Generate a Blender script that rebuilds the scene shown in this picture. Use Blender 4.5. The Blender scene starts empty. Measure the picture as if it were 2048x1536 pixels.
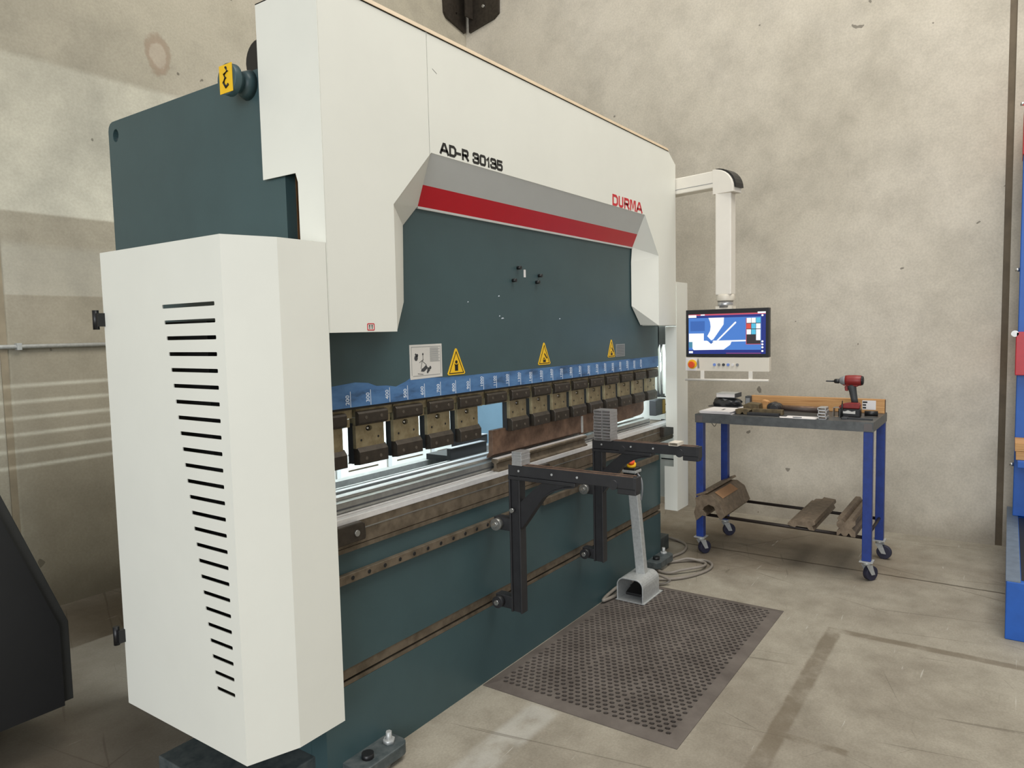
import bpy, bmesh, math, random
from mathutils import Vector, Matrix
random.seed(7)
S = bpy.context.scene
COL = S.collection

# ------------------------------------------------------------------ camera
FPX, PITCH, YAW, ROLL, CAMH = 1429.37, 0.0749083, 0.6080477, -0.0222867, 1.55
cam = bpy.data.cameras.new('camera'); co = bpy.data.objects.new('camera', cam); COL.objects.link(co)
cam.sensor_width = 36.0; cam.lens = FPX / 2048 * 36.0; cam.clip_start = 0.05; cam.clip_end = 100
_f = Vector((math.cos(YAW) * math.cos(PITCH), math.sin(YAW) * math.cos(PITCH), -math.sin(PITCH)))
_r = Vector((math.sin(YAW), -math.cos(YAW), 0)); _u = _r.cross(_f)
_r2 = _r * math.cos(ROLL) + _u * math.sin(ROLL); _u2 = -_r * math.sin(ROLL) + _u * math.cos(ROLL)
M = Matrix.Identity(4)
for i in range(3):
    M[i][0] = _r2[i]; M[i][1] = _u2[i]; M[i][2] = -_f[i]
M[2][3] = CAMH
co.matrix_world = M
S.camera = co

# ------------------------------------------------------------------ world, lights, exposure
W = bpy.data.worlds.new('hall_daylight'); S.world = W; W.use_nodes = True
bg = W.node_tree.nodes['Background']; bg.inputs[0].default_value = (0.92, 0.96, 1.0, 1); bg.inputs[1].default_value = 0.42

def area(name, loc, target, sx, sy, power, col):
    l = bpy.data.lights.new(name, 'AREA'); l.shape = 'RECTANGLE'; l.size = sx; l.size_y = sy
    l.energy = power; l.color = col
    o = bpy.data.objects.new(name, l); COL.objects.link(o); o.location = loc
    o.rotation_euler = (Vector(target) - Vector(loc)).to_track_quat('-Z', 'Y').to_euler()
    return o
area('door_daylight', (-5.9, -1.1, 2.7), (2.2, 2.0, 1.4), 5.0, 4.5, 570, (0.94, 0.97, 1.0))
area('skylight', (3.2, -0.6, 7.4), (3.4, 1.2, 0), 6.0, 3.5, 510, (1.0, 0.96, 0.89))
S.view_settings.view_transform = 'Standard'; S.view_settings.look = 'None'
S.view_settings.exposure = -0.27; S.view_settings.gamma = 1.0; S.view_settings.use_curve_mapping = False

# ------------------------------------------------------------------ materials
def lin(c):
    return tuple(((v / 255) / 12.92 if v / 255 <= 0.04045 else ((v / 255 + 0.055) / 1.055) ** 2.4) for v in c) + (1,)
class NG:
    def __init__(s, name):
        s.m = bpy.data.materials.new(name); s.m.use_nodes = True; s.t = s.m.node_tree
        s.b = s.t.nodes['Principled BSDF']; s.tc = None
    def n(s, typ, **kw):
        nd = s.t.nodes.new(typ)
        for k, v in kw.items(): setattr(nd, k, v)
        return nd
    def L(s, a, b): s.t.links.new(a, b)
    def co(s):
        if not s.tc: s.tc = s.n('ShaderNodeTexCoord')
        return s.tc.outputs['Object']
    def mapped(s, scale=(1, 1, 1), loc=(0, 0, 0), rot=0.0):
        mp = s.n('ShaderNodeMapping'); mp.vector_type = 'TEXTURE' if rot else 'POINT'; mp.inputs['Scale'].default_value = scale; mp.inputs['Location'].default_value = loc; mp.inputs['Rotation'].default_value = (0, 0, rot)
        s.L(s.co(), mp.inputs['Vector']); return mp.outputs[0]
    def noise(s, scale, detail=4, rough=0.55, vec=None, dist=0):
        nd = s.n('ShaderNodeTexNoise'); nd.inputs['Scale'].default_value = scale
        nd.inputs['Detail'].default_value = detail; nd.inputs['Roughness'].default_value = rough
        nd.inputs['Distortion'].default_value = dist
        s.L(vec or s.co(), nd.inputs['Vector']); return nd.outputs['Fac']
    def ramp(s, fac, stops):
        r = s.n('ShaderNodeValToRGB'); e = r.color_ramp.elements
        e[0].position, e[0].color = stops[0][0], stops[0][1]
        e[1].position, e[1].color = stops[1][0], stops[1][1]
        for p, c in stops[2:]:
            k = e.new(p); k.color = c
        s.L(fac, r.inputs[0]); return r.outputs[0]
    def mrange(s, v, a, b, c=0.0, d=1.0, smooth=True):
        nd = s.n('ShaderNodeMapRange'); nd.interpolation_type = 'SMOOTHSTEP' if smooth else 'LINEAR'
        nd.inputs[1].default_value = a; nd.inputs[2].default_value = b; nd.inputs[3].default_value = c; nd.inputs[4].default_value = d
        s.L(v, nd.inputs[0]); return nd.outputs[0]
    def math(s, op, a, b=None):
        nd = s.n('ShaderNodeMath', operation=op)
        for i, v in enumerate((a, b)):
            if v is None: continue
            if isinstance(v, (int, float)): nd.inputs[i].default_value = v
            else: s.L(v, nd.inputs[i])
        return nd.outputs[0]
    def mix(s, fac, a, b, mode='MIX'):
        nd = s.n('ShaderNodeMix', data_type='RGBA', blend_type=mode)
        for i, v in ((0, fac), (6, a), (7, b)):
            if isinstance(v, (int, float)): nd.inputs[i].default_value = v
            elif isinstance(v, tuple): nd.inputs[i].default_value = v
            else: s.L(v, nd.inputs[i])
        return nd.outputs[2]
    def xyz(s):
        sp = s.n('ShaderNodeSeparateXYZ'); s.L(s.co(), sp.inputs[0]); return sp.outputs
    def bump(s, h, strength, dist=0.002):
        b = s.n('ShaderNodeBump'); b.inputs['Strength'].default_value = strength; b.inputs['Distance'].default_value = dist
        s.L(h, b.inputs['Height']); s.L(b.outputs[0], s.b.inputs['Normal'])

MATS = {}
def paint(name, rgb, rough=0.5, metal=0.0, var=0.08, scale=9.0, bump=0.0, spec=0.5, bscale=260, tint=None):
    if name in MATS: return MATS[name]
    g = NG(name); c = lin(rgb)
    k = 1 - var * 2.2; d = tuple(v * k for v in c[:3]) + (1,)
    if tint: d = lin(tint)
    f = g.noise(scale, 5, 0.6)
    g.L(g.ramp(f, [(0.32, d), (0.62, c)]), g.b.inputs['Base Color'])
    g.b.inputs['Roughness'].default_value = rough; g.b.inputs['Metallic'].default_value = metal
    g.b.inputs['Specular IOR Level'].default_value = spec
    if bump: g.bump(g.noise(bscale, 2), bump, 0.001)
    MATS[name] = g.m; return g.m
def emit(name, rgb, strength):
    if name in MATS: return MATS[name]
    g = NG(name); g.b.inputs['Base Color'].default_value = (0, 0, 0, 1)
    g.b.inputs['Emission Color'].default_value = lin(rgb); g.b.inputs['Emission Strength'].default_value = strength
    g.b.inputs['Roughness'].default_value = 0.25
    MATS[name] = g.m; return g.m

M_WHITE = paint('white_powder_coat', (226, 226, 216), 0.42, var=0.015, scale=3, bump=0.05)
M_TEAL = paint('teal_machine_paint', (60, 82, 85), 0.42, var=0.04, scale=6, bump=0.12, bscale=180)
M_GREY = paint('grey_band_paint', (204, 205, 201), 0.4, var=0.01)
M_RED = paint('red_band_paint', (208, 22, 38), 0.38, var=0.02)
M_TOPLIP = paint('shade_tinted_lip', (200, 180, 150), 0.5, var=0.05)  # tan tint puts the shaded look of the lip into its colour
M_BLACKP = paint('black_paint', (42, 42, 44), 0.45, var=0.12, scale=14, bump=0.1)
M_BLACKSH = paint('black_sheet_metal', (30, 30, 31), 0.5, var=0.05)
M_BLACKPL = paint('black_plastic', (24, 24, 25), 0.4, var=0.03)
M_DARKST = paint('dark_oiled_steel', (62, 55, 47), 0.42, 0.35, var=0.18, scale=30, bump=0.2)
M_BEIGEST = paint('yellowed_ground_steel', (152, 140, 110), 0.42, 0.45, var=0.12, scale=24, bump=0.1, tint=(118, 104, 76))
M_RUST = paint('rusty_tool_steel', (124, 98, 80), 0.5, 0.35, var=0.15, scale=26, bump=0.2, tint=(92, 70, 56))
M_BEDST = paint('brown_bed_steel', (120, 108, 92), 0.45, 0.4, var=0.12, scale=18, bump=0.15, tint=(88, 78, 64))
M_SCREW = paint('dull_screw_head', (96, 88, 78), 0.5, 0.4, var=0.1)
M_GROUND = paint('bright_ground_steel', (244, 243, 242), 0.3, 0.5, var=0.04, scale=40, bump=0.03)
M_STEELG = paint('grey_tool_steel', (158, 158, 154), 0.30, 0.7, var=0.1, scale=30, bump=0.1)
M_ALU = paint('aluminium', (205, 205, 205), 0.35, 0.8, var=0.06, scale=30)
M_GALV = paint('galvanised_steel', (192, 194, 192), 0.42, 0.35, var=0.09, scale=60, bump=0.1)
M_CHROME = paint('bright_bolt', (215, 215, 212), 0.25, 0.9, var=0.05)
M_BLUE = paint('blue_trolley_paint', (26, 56, 134), 0.45, var=0.12, scale=20, bump=0.1)
M_RACKB = paint('blue_rack_paint', (28, 92, 182), 0.45, var=0.06, scale=12, bump=0.1)
M_RACKR = paint('red_rack_paint', (190, 34, 48), 0.4, var=0.08)
M_WOOD = None
M_RUBBER = paint('grey_brown_rubber', (104, 96, 89), 0.75, var=0.12, scale=5, bump=0.3, tint=(82, 74, 68))
M_TYRE = paint('caster_tyre', (40, 40, 58), 0.6, var=0.08)
M_PAPER = paint('paper', (226, 222, 220), 0.8, var=0.02)
M_GREYP = paint('grey_plastic', (130, 132, 134), 0.5, var=0.05)
M_DGREY = paint('dark_grey_plastic', (62, 64, 66), 0.55, var=0.08)
M_TOOLRED = paint('tool_red', (136, 32, 30), 0.45, var=0.1, scale=40)
M_YEL = paint('sign_yellow', (238, 190, 30), 0.5, var=0.03)
M_INK = paint('black_ink', (18, 18, 18), 0.5, var=0.02)
M_REDINK = paint('red_lettering', (196, 30, 44), 0.45, var=0.02)
M_CHALK = paint('white_marker', (214, 222, 232), 0.8, var=0.05)
M_ORANGE = paint('orange_knob', (226, 82, 34), 0.4, var=0.03)
M_CABLE = paint('grey_cable', (140, 132, 122), 0.5, var=0.08, scale=20)
M_ARM = paint('cream_arm_paint', (228, 222, 210), 0.45, var=0.02)
M_CREAM = paint('cream_panel', (222, 214, 198), 0.45, var=0.02)
M_CARD = paint('brown_card', (176, 134, 96), 0.8, var=0.08)
M_PLACARD = paint('placard_white', (206, 203, 196), 0.6, var=0.03)
M_PLGREY = paint('placard_grey', (132, 136, 136), 0.6, var=0.03)
M_BRONZE = paint('brown_slideway', (104, 74, 44), 0.5, 0.4, var=0.2, scale=15)
M_LITTEAL = paint('lamp_lit_teal', (104, 132, 150), 0.5, var=0.03)  # teal with the rear lamp's bluish light mixed into the colour

def blue_strip_mat():
    g = NG('blue_layout_paint')
    f = g.noise(7, 5, 0.6, g.mapped((1, 1, 3)))
    c = g.ramp(f, [(0.3, lin((46, 72, 104))), (0.48, lin((70, 110, 156))), (0.75, lin((88, 130, 174)))])
    g.L(c, g.b.inputs['Base Color']); g.b.inputs['Roughness'].default_value = 0.55
    return g.m
M_BSTRIP = blue_strip_mat()

def wood_mat():
    g = NG('raw_timber')
    v = g.mapped((14, 1.2, 60))
    f = g.noise(2.2, 5, 0.6, v, 0.6)
    c = g.ramp(f, [(0.3, lin((168, 118, 68))), (0.7, lin((214, 168, 112)))])
    g.L(c, g.b.inputs['Base Color']); g.b.inputs['Roughness'].default_value = 0.7
    g.bump(f, 0.2); return g.m
M_WOOD = wood_mat()

def concrete_wall(name, base, dark, light, patches=()):
    g = NG(name); x, y, z = g.xyz()
    big = g.noise(0.55, 5, 0.6, None, 0.4); mid = g.noise(3.0, 6, 0.65); fine = g.noise(70, 3, 0.6)
    c = g.ramp(big, [(0.28, dark), (0.5, base), (0.72, light)])
    c = g.mix(0.45, c, g.ramp(mid, [(0.3, (0.55, 0.55, 0.55, 1)), (0.6, (1, 1, 1, 1))]), 'MULTIPLY')
    c = g.mix(0.28, c, g.ramp(fine, [(0.3, (0.55, 0.55, 0.54, 1)), (0.65, (1, 1, 1, 1))]), 'MULTIPLY')
    # pits / tie marks
    sp = g.noise(9, 2, 0.5); sp2 = g.mrange(sp, 0.765, 0.775)
    c = g.mix(g.math('MULTIPLY', sp2, 0.6), c, lin((60, 54, 46)))
    # darker brown tone close to the floor, with its own ragged edge
    zz = g.math('ADD', z, g.math('MULTIPLY', g.math('SUBTRACT', g.noise(4, 4), 0.5), 0.35))
    c = g.mix(g.math('MULTIPLY', g.mrange(zz, 0.02, 0.26, 1, 0), 0.4), c, lin((104, 92, 76)))
    c = patches(g, c, x, y, z) if patches else c
    g.L(c, g.b.inputs['Base Color']); g.b.inputs['Roughness'].default_value = 0.9
    g.b.inputs['Specular IOR Level'].default_value = 0.2
    g.bump(g.math('ADD', g.math('MULTIPLY', mid, 1.0), g.math('MULTIPLY', fine, 0.25)), 0.35, 0.004)
    return g.m
def back_patches(g, c, x, y, z):
    # smoother, darker pour below a formwork line; paler band above it
    w = g.math('MULTIPLY', g.math('SUBTRACT', g.noise(1.5, 3), 0.5), 0.05)
    zz = g.math('ADD', z, w)
    m = g.math('MULTIPLY', g.mrange(z, 1.800, 1.812, 1, 0), g.mrange(x, 1.655, 1.67))
    c = g.mix(g.math('MULTIPLY', m, 0.32), c, lin((128, 120, 104)))
    m2 = g.math('MULTIPLY', g.mrange(zz, 2.05, 2.12, 1, 0), g.mrange(z, 1.803, 1.815))
    c = g.mix(g.math('MULTIPLY', m2, 0.18), c, lin((205, 206, 198)))
    # repaired oval
    dx = g.math('DIVIDE', g.math('SUBTRACT', x, 2.615), 0.075); dz = g.math('DIVIDE', g.math('SUBTRACT', z, 3.365), 0.115)
    r = g.math('SQRT', g.math('ADD', g.math('MULTIPLY', dx, dx), g.math('MULTIPLY', dz, dz)))
    r = g.math('ADD', r, g.math('MULTIPLY', g.math('SUBTRACT', g.noise(22, 3), 0.5), 0.7))
    ring = g.math('MULTIPLY', g.mrange(r, 0.6, 0.85), g.mrange(r, 1.0, 1.25, 1, 0))
    c = g.mix(g.math('MULTIPLY', g.mrange(r, 0.8, 1.0, 1, 0), 0.3), c, lin((178, 156, 140)))
    c = g.mix(g.math('MULTIPLY', ring, 0.5), c, lin((140, 118, 98)))
    return c
M_WALLB = concrete_wall('concrete_back_wall', lin((178, 171, 153)), lin((150, 144, 129)), lin((196, 188, 171)), back_patches)
M_WALLR = concrete_wall('concrete_far_wall', lin((202, 194, 178)), lin((182, 174, 158)), lin((216, 208, 193)))

def floor_mat():
    g = NG('worn_concrete_floor'); x, y, z = g.xyz()
    big = g.noise(0.9, 5, 0.6, None, 0.5); mid = g.noise(6, 6, 0.65); fine = g.noise(110, 3, 0.6)
    c = g.ramp(big, [(0.3, lin((134, 125, 111))), (0.55, lin((163, 156, 141))), (0.75, lin((175, 169, 154)))])
    c = g.mix(0.5, c, g.ramp(mid, [(0.3, (0.52, 0.50, 0.47, 1)), (0.6, (1, 1, 1, 1))]), 'MULTIPLY')
    c = g.mix(0.35, c, g.ramp(fine, [(0.3, (0.5, 0.5, 0.48, 1)), (0.65, (1, 1, 1, 1))]), 'MULTIPLY')
    wob = g.math('MULTIPLY', g.math('SUBTRACT', g.noise(9, 3), 0.5), 0.02)
    xw = g.math('ADD', x, wob); yw = g.math('ADD', y, wob)
    patch = g.mrange(g.noise(8, 4), 0.25, 0.6)
    def rect(x0, x1, y0, y1, e=0.008):
        a = g.math('MULTIPLY', g.mrange(xw, x0 - e, x0 + e), g.mrange(xw, x1 - e, x1 + e, 1, 0))
        b = g.math('MULTIPLY', g.mrange(yw, y0 - e, y0 + e), g.mrange(yw, y1 - e, y1 + e, 1, 0))
        return g.math('MULTIPLY', a, b)
    tape = g.math('ADD', g.math('ADD', rect(1.0, 3.83, 0.655, 0.725), rect(3.775, 3.83, -0.9, 0.655)), rect(2.68, 2.72, 0.44, 0.655))
    c = g.mix(g.math('MULTIPLY', g.math('MULTIPLY', tape, patch), 0.62), c, lin((98, 86, 68)))
    pale = rect(0.6, 2.385, 1.46, 1.60, 0.02)
    c = g.mix(g.math('MULTIPLY', g.math('MULTIPLY', pale, patch), 0.34), c, lin((206, 206, 200)))
    # painted shade below the trolley, dirty floor behind the machine (own ragged shapes)
    bl = g.math('SUBTRACT', 1.0, g.math('MULTIPLY', g.math('ADD', g.math('POWER', g.math('DIVIDE', g.math('SUBTRACT', x, 5.05), 0.75), 2), g.math('POWER', g.math('DIVIDE', g.math('SUBTRACT', y, 1.35), 1.1), 2)), 1.0))
    bl = g.math('ADD', bl, g.math('MULTIPLY', g.math('SUBTRACT', g.noise(2.6, 4), 0.5), 1.6))
    c = g.mix(g.math('MULTIPLY', g.mrange(bl, 0.0, 0.9), 0.5), c, lin((104, 88, 68)))
    # saw-cut joint
    jx = g.math('ABSOLUTE', g.math('SUBTRACT', xw, 4.82))
    c = g.mix(g.math('MULTIPLY', g.mrange(jx, 0.006, 0.012, 1, 0), 0.75), c, lin((58, 48, 36)))
    # scuffs and tyre arcs
    for sc, lo, hi, amt in (((1.2, 26, 1), 0.73, 0.77, 0.35), ((22, 1.6, 1), 0.73, 0.77, 0.35)):
        f = g.noise(1.3, 3, 0.5, g.mapped(sc), 1.2)
        c = g.mix(g.math('MULTIPLY', g.mrange(f, lo, hi), amt), c, lin((84, 76, 62)))
    for rot, lo, hi, amt in ((1.75, 0.68, 0.705, 0.42), (1.2, 0.69, 0.715, 0.42), (0.35, 0.70, 0.725, 0.38), (-0.6, 0.71, 0.73, 0.38)):
        f = g.noise(1.0, 2, 0.5, g.mapped((1.5, 0.036, 1), (3 + rot, 7, 0), rot), 0.6)
        c = g.mix(g.math('MULTIPLY', g.mrange(f, lo, hi), amt), c, lin((78, 70, 58)))
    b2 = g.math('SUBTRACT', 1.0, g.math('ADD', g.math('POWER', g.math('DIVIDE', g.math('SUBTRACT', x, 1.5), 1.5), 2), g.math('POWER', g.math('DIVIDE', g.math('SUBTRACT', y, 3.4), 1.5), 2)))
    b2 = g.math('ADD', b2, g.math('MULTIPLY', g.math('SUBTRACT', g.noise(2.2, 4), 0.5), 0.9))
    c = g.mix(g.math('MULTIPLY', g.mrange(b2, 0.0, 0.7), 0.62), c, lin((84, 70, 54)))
    f = g.noise(1.7, 3, 0.5, g.mapped((2, 30, 1), (4, 2, 0)), 0.8)
    c = g.mix(g.math('MULTIPLY', g.mrange(f, 0.70, 0.76), 0.4), c, lin((208, 206, 198)))
    g.L(c, g.b.inputs['Base Color']); g.b.inputs['Roughness'].default_value = 0.72
    g.b.inputs['Specular IOR Level'].default_value = 0.3
    g.bump(g.math('ADD', mid, g.math('MULTIPLY', fine, 0.3)), 0.25, 0.003)
    return g.m
M_FLOOR = floor_mat()

# ------------------------------------------------------------------ mesh helpers
def link(o): COL.objects.link(o); return o
def bx(bm, x0, x1, y0, y1, z0, z1):
    v = [bm.verts.new(p) for p in ((x0, y0, z0), (x1, y0, z0), (x1, y1, z0), (x0, y1, z0), (x0, y0, z1), (x1, y0, z1), (x1, y1, z1), (x0, y1, z1))]
    for f in ((3, 2, 1, 0), (4, 5, 6, 7), (0, 1, 5, 4), (1, 2, 6, 5), (2, 3, 7, 6), (3, 0, 4, 7)): bm.faces.new([v[i] for i in f])
    return bm
def box(*a): return bx(bmesh.new(), *a)
AX = {'x': lambda a, b, h: (h, a, b), 'y': lambda a, b, h: (a, h, b), 'z': lambda a, b, h: (a, b, h)}
def prism(bm, pts, axis, h0, h1):
    """extrude a 2D outline along an axis; 2D coords are the other two axes in order"""
    m = AX[axis]
    a = [bm.verts.new(m(p[0], p[1], h0)) for p in pts]; b = [bm.verts.new(m(p[0], p[1], h1)) for p in pts]
    n = len(pts)
    bm.faces.new(a[::-1]); bm.faces.new(b)
    for i in range(n): bm.faces.new((a[i], a[(i + 1) % n], b[(i + 1) % n], b[i]))
    bmesh.ops.recalc_face_normals(bm, faces=bm.faces[:]); return bm
def prm(*a): return prism(bmesh.new(), *a)
def plate(outer, holes, axis, h0, h1):
    """flat plate with real openings"""
    bm = bmesh.new(); m = AX[axis]; es = []
    for loop in [outer] + list(holes):
        vs = [bm.verts.new(m(p[0], p[1], h0)) for p in loop]
        for i in range(len(vs)): es.append(bm.edges.new((vs[i], vs[(i + 1) % len(vs)])))
    r = bmesh.ops.triangle_fill(bm, edges=es, use_beauty=True)
    fs = [f for f in bm.faces]
    d = Vector(m(0, 0, h1 - h0))
    e = bmesh.ops.extrude_face_region(bm, geom=fs)
    bmesh.ops.translate(bm, verts=[v for v in e['geom'] if isinstance(v, bmesh.types.BMVert)], vec=d)
    bmesh.ops.recalc_face_normals(bm, faces=bm.faces[:]); return bm
def frame_of(d):
    d = d.normalized(); a = Vector((0, 0, 1)) if abs(d.z) < 0.9 else Vector((1, 0, 0))
    u = d.cross(a).normalized(); return u, d.cross(u).normalized()
def rod(bm, p0, p1, r0, r1=None, n=14, cap=True):
    p0 = Vector(p0); p1 = Vector(p1); r1 = r0 if r1 is None else r1; u, w = frame_of(p1 - p0)
    A, B = [], []
    for i in range(n):
        t = 2 * math.pi * i / n; k = u * math.cos(t) + w * math.sin(t)
        A.append(bm.verts.new(p0 + k * r0)); B.append(bm.verts.new(p1 + k * r1))
    for i in range(n): bm.faces.new((A[i], A[(i + 1) % n], B[(i + 1) % n], B[i])).smooth = True
    if cap: bm.faces.new(A[::-1]); bm.faces.new(B)
    bmesh.ops.recalc_face_normals(bm, faces=bm.faces[:]); return bm
def rods(*lst, n=14):
    bm = bmesh.new()
    for a in lst: rod(bm, *a, n=n)
    return bm
def tube(bm, pts, r, n=8):
    P = [Vector(p) for p in pts]; rings = []
    for i, p in enumerate(P):
        d = (P[min(i + 1, len(P) - 1)] - P[max(i - 1, 0)])
        u, w = frame_of(d)
        rings.append([bm.verts.new(p + (u * math.cos(2 * math.pi * k / n) + w * math.sin(2 * math.pi * k / n)) * r) for k in range(n)])
    for a, b in zip(rings, rings[1:]):
        # match ring starts
        best = min(range(n), key=lambda s: (a[0].co - b[s].co).length)
        b2 = b[best:] + b[:best]
        if (a[1].co - b2[1].co).length > (a[1].co - b2[-1].co).length: b2 = [b2[0]] + b2[1:][::-1]
        for k in range(n): bm.faces.new((a[k], a[(k + 1) % n], b2[(k + 1) % n], b2[k])).smooth = True
        b[:] = b2
    bm.faces.new(rings[0][::-1]); bm.faces.new(rings[-1])
    bmesh.ops.recalc_face_normals(bm, faces=bm.faces[:]); return bm
def spline(pts, sub=8):
    P = [Vector(p) for p in pts]; out = []
    for i in range(len(P) - 1):
        p0, p1, p2, p3 = P[max(i - 1, 0)], P[i], P[i + 1], P[min(i + 2, len(P) - 1)]
        for k in range(sub):
            t = k / sub
            out.append(0.5 * ((2 * p1) + (p2 - p0) * t + (2 * p0 - 5 * p1 + 4 * p2 - p3) * t * t + (3 * p1 - p0 - 3 * p2 + p3) * t ** 3))
    out.append(P[-1]); return out
def obj(name, bm, mat, parent=None, bevel=0.0, off=None, label=None):
    me = bpy.data.meshes.new(name)
    if off is None and parent is not None:
        off = Vector(parent.matrix_world.translation) if 'wl' not in parent else Vector(parent['wl'])
    if off is not None: bmesh.ops.translate(bm, verts=bm.verts[:], vec=-Vector(off))
    bm.to_mesh(me); bm.free()
    for m in (mat if isinstance(mat, list) else [mat]): me.materials.append(m)
    o = bpy.data.objects.new(name, me); link(o)
    if parent is not None:
        o.parent = parent
        o['wl'] = list(off)
    if bevel:
        b = o.modifiers.new('edge', 'BEVEL'); b.width = bevel; b.segments = 2; b.limit_method = 'ANGLE'; b.angle_limit = math.radians(40)
    if label: o['label'] = label
    return o
def thing(name, label, cat, loc=(0, 0, 0), group=None):
    o = bpy.data.objects.new(name, None); link(o); o.location = loc; o.empty_display_size = 0.05
    o['wl'] = list(loc); tag(o, label, cat, group); return o
def tag(o, label, cat, group=None):
    o['label'] = label; o['category'] = cat
    if group: o['group'] = group
    return o
def struct(name, bm, mat, **k):
    o = obj(name, bm, mat, **k); o['kind'] = 'structure'; return o
def text_bm(txt, size, bold=0.0, sx=1.0, depth=0.0006):
    cu = bpy.data.curves.new('lettering', 'FONT'); cu.body = txt; cu.size = size; cu.offset = bold; cu.extrude = depth; cu.resolution_u = 3
    t = bpy.data.objects.new('lettering_tmp', cu); link(t)
    bpy.context.view_layer.update()
    me = bpy.data.meshes.new_from_object(t.evaluated_get(bpy.context.evaluated_depsgraph_get()))
    bm = bmesh.new(); bm.from_mesh(me)
    bpy.data.objects.remove(t); bpy.data.curves.remove(cu); bpy.data.meshes.remove(me)
    bmesh.ops.scale(bm, vec=(sx, 1, 1), verts=bm.verts[:]); return bm
def xf(bm, mat): bmesh.ops.transform(bm, matrix=mat, verts=bm.verts[:]); return bm
RY = Matrix(((1, 0, 0, 0), (0, 0, -1, 0), (0, 1, 0, 0), (0, 0, 0, 1)))   # text plane -> XZ plane facing -y
def on_front(bm, x, y, z, rot=0): return xf(bm, Matrix.Translation((x, y, z)) @ RY @ Matrix.Rotation(rot, 4, 'Z'))
RXF = Matrix(((0, 0, -1, 0), (-1, 0, 0, 0), (0, 1, 0, 0), (0, 0, 0, 1)))  # text plane -> YZ plane facing -x
def ellipse(cx, cy, rx, ry, n=16): return [(cx + rx * math.cos(2 * math.pi * i / n), cy + ry * math.sin(2 * math.pi * i / n)) for i in range(n)]
def rrect(x0, x1, y0, y1, r, n=4):
    out = []
    for cx, cy, a in ((x1 - r, y1 - r, 0), (x0 + r, y1 - r, 90), (x0 + r, y0 + r, 180), (x1 - r, y0 + r, 270)):
        for k in range(n + 1):
            t = math.radians(a + 90 * k / n); out.append((cx + r * math.cos(t), cy + r * math.sin(t)))
    return out
ORD = ['first', 'second', 'third', 'fourth', 'fifth', 'sixth', 'seventh', 'eighth', 'ninth', 'tenth', 'eleventh', 'twelfth', 'thirteenth', 'fourteenth', 'fifteenth']

# ------------------------------------------------------------------ the hall
YB, XR = 4.53, 5.84
struct('floor', box(-7, XR + 0.3, -6, YB + 0.3, -0.2, 0), M_FLOOR)
struct('wall_back', box(-7, XR + 0.25, YB, YB + 0.25, 0, 7), M_WALLB)
struct('wall_right', box(XR, XR + 0.25, 0.045, YB, 0, 7), M_WALLR)
struct('trim_1', box(XR + 0.012, XR + 0.2, 0.005, 0.045, 0, 7), paint('dark_joint_sealant', (110, 98, 80), 0.8, var=0.1))
struct('wall_corner', box(XR + 0.002, XR + 0.25, -6, 0.005, 0, 7), M_WALLR)
struct('trim_2', box(1.615, 1.65, YB - 0.006, YB + 0.01, 0, 7), paint('pale_joint_sealant', (150, 138, 116), 0.8, var=0.1))

# wall conduit
t = thing('wall_conduit', 'thin grey metal conduit running level along the concrete back wall', 'conduit', (1.5, YB, 1.5))
obj('pipe', rods(((-0.5, YB - 0.018, 1.523), (2.9, YB - 0.018, 1.519), 0.0125)), M_GALV, t)
for x in (0.6, 1.70, 2.6):
    obj('saddle_clip', box(x - 0.012, x + 0.012, YB - 0.034, YB, 1.502, 1.54), M_GALV, t)
# corner bracket high up
t = thing('corner_bracket', 'dark steel angle bracket bolted high in the corner of the walls', 'bracket', (XR, YB, 4.6))
obj('back_plate', plate([(5.47, 4.92), (5.485, 4.60), (5.52, 4.56), (5.80, 4.50), (5.80, 4.92)], [ellipse(5.66, 4.64, 0.012, 0.012, 8)], 'y', YB - 0.03, YB - 0.001), M_DARKST, t)
obj('side_plate', prm([(4.10, 4.92), (4.11, 4.60), (4.17, 4.56), (4.47, 4.50), (4.47, 4.92)], 'x', XR - 0.03, XR - 0.001), M_DARKST, t)
obj('rib', box(XR - 0.16, XR - 0.05, 4.40, 4.415, 4.6, 4.92), M_DARKST, t)
obj('bolt', rods(((XR - 0.045, 4.28, 4.70), (XR - 0.03, 4.28, 4.70), 0.015)), M_CHROME, t)

# ------------------------------------------------------------------ press brake
YF, YR, YBED = 1.75, 1.86, 1.866
pb = thing('press_brake', 'large teal and white press brake with red band along its cover', 'press brake', (2.95, 2.4, 0))
# bed front plate with lower slot groove
bedm = box(1.535, 4.367, YBED, YBED + 0.08, 0.0, 0.326)
bx(bedm, 1.535, 4.367, YBED, YBED + 0.08, 0.386, 0.80); bx(bedm, 1.535, 4.367, YBED + 0.022, YBED + 0.08, 0.326, 0.386)
bed = obj('bed', bedm, M_TEAL, pb)
obj('slot_lip', box(1.535, 4.367, YBED + 0.001, YBED + 0.021, 0.327, 0.339), M_BEDST, bed)
obj('tee_slot_bar', box(1.535, 4.367, YBED + 0.004, YBED + 0.021, 0.349, 0.384), M_BEDST, bed, label='rusty brown steel slot bar low across the bed')
# guide rail under the table
rail = obj('guide_rail', box(1.56, 2.72, YBED - 0.022, YBED, 0.693, 0.725), M_BEDST, pb, 0.002, label='bare steel guide rail with a row of screw holes')
for i in range(13):
    x = 1.66 + i * 0.078
    obj('rail_screw', rods(((x, YBED - 0.0235, 0.709), (x, YBED - 0.02, 0.709), 0.0075), n=10), M_INK, rail)
obj('guide_rail', box(2.9, 4.3, YBED - 0.022, YBED, 0.693, 0.725), M_BEDST, pb, 0.002)
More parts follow.
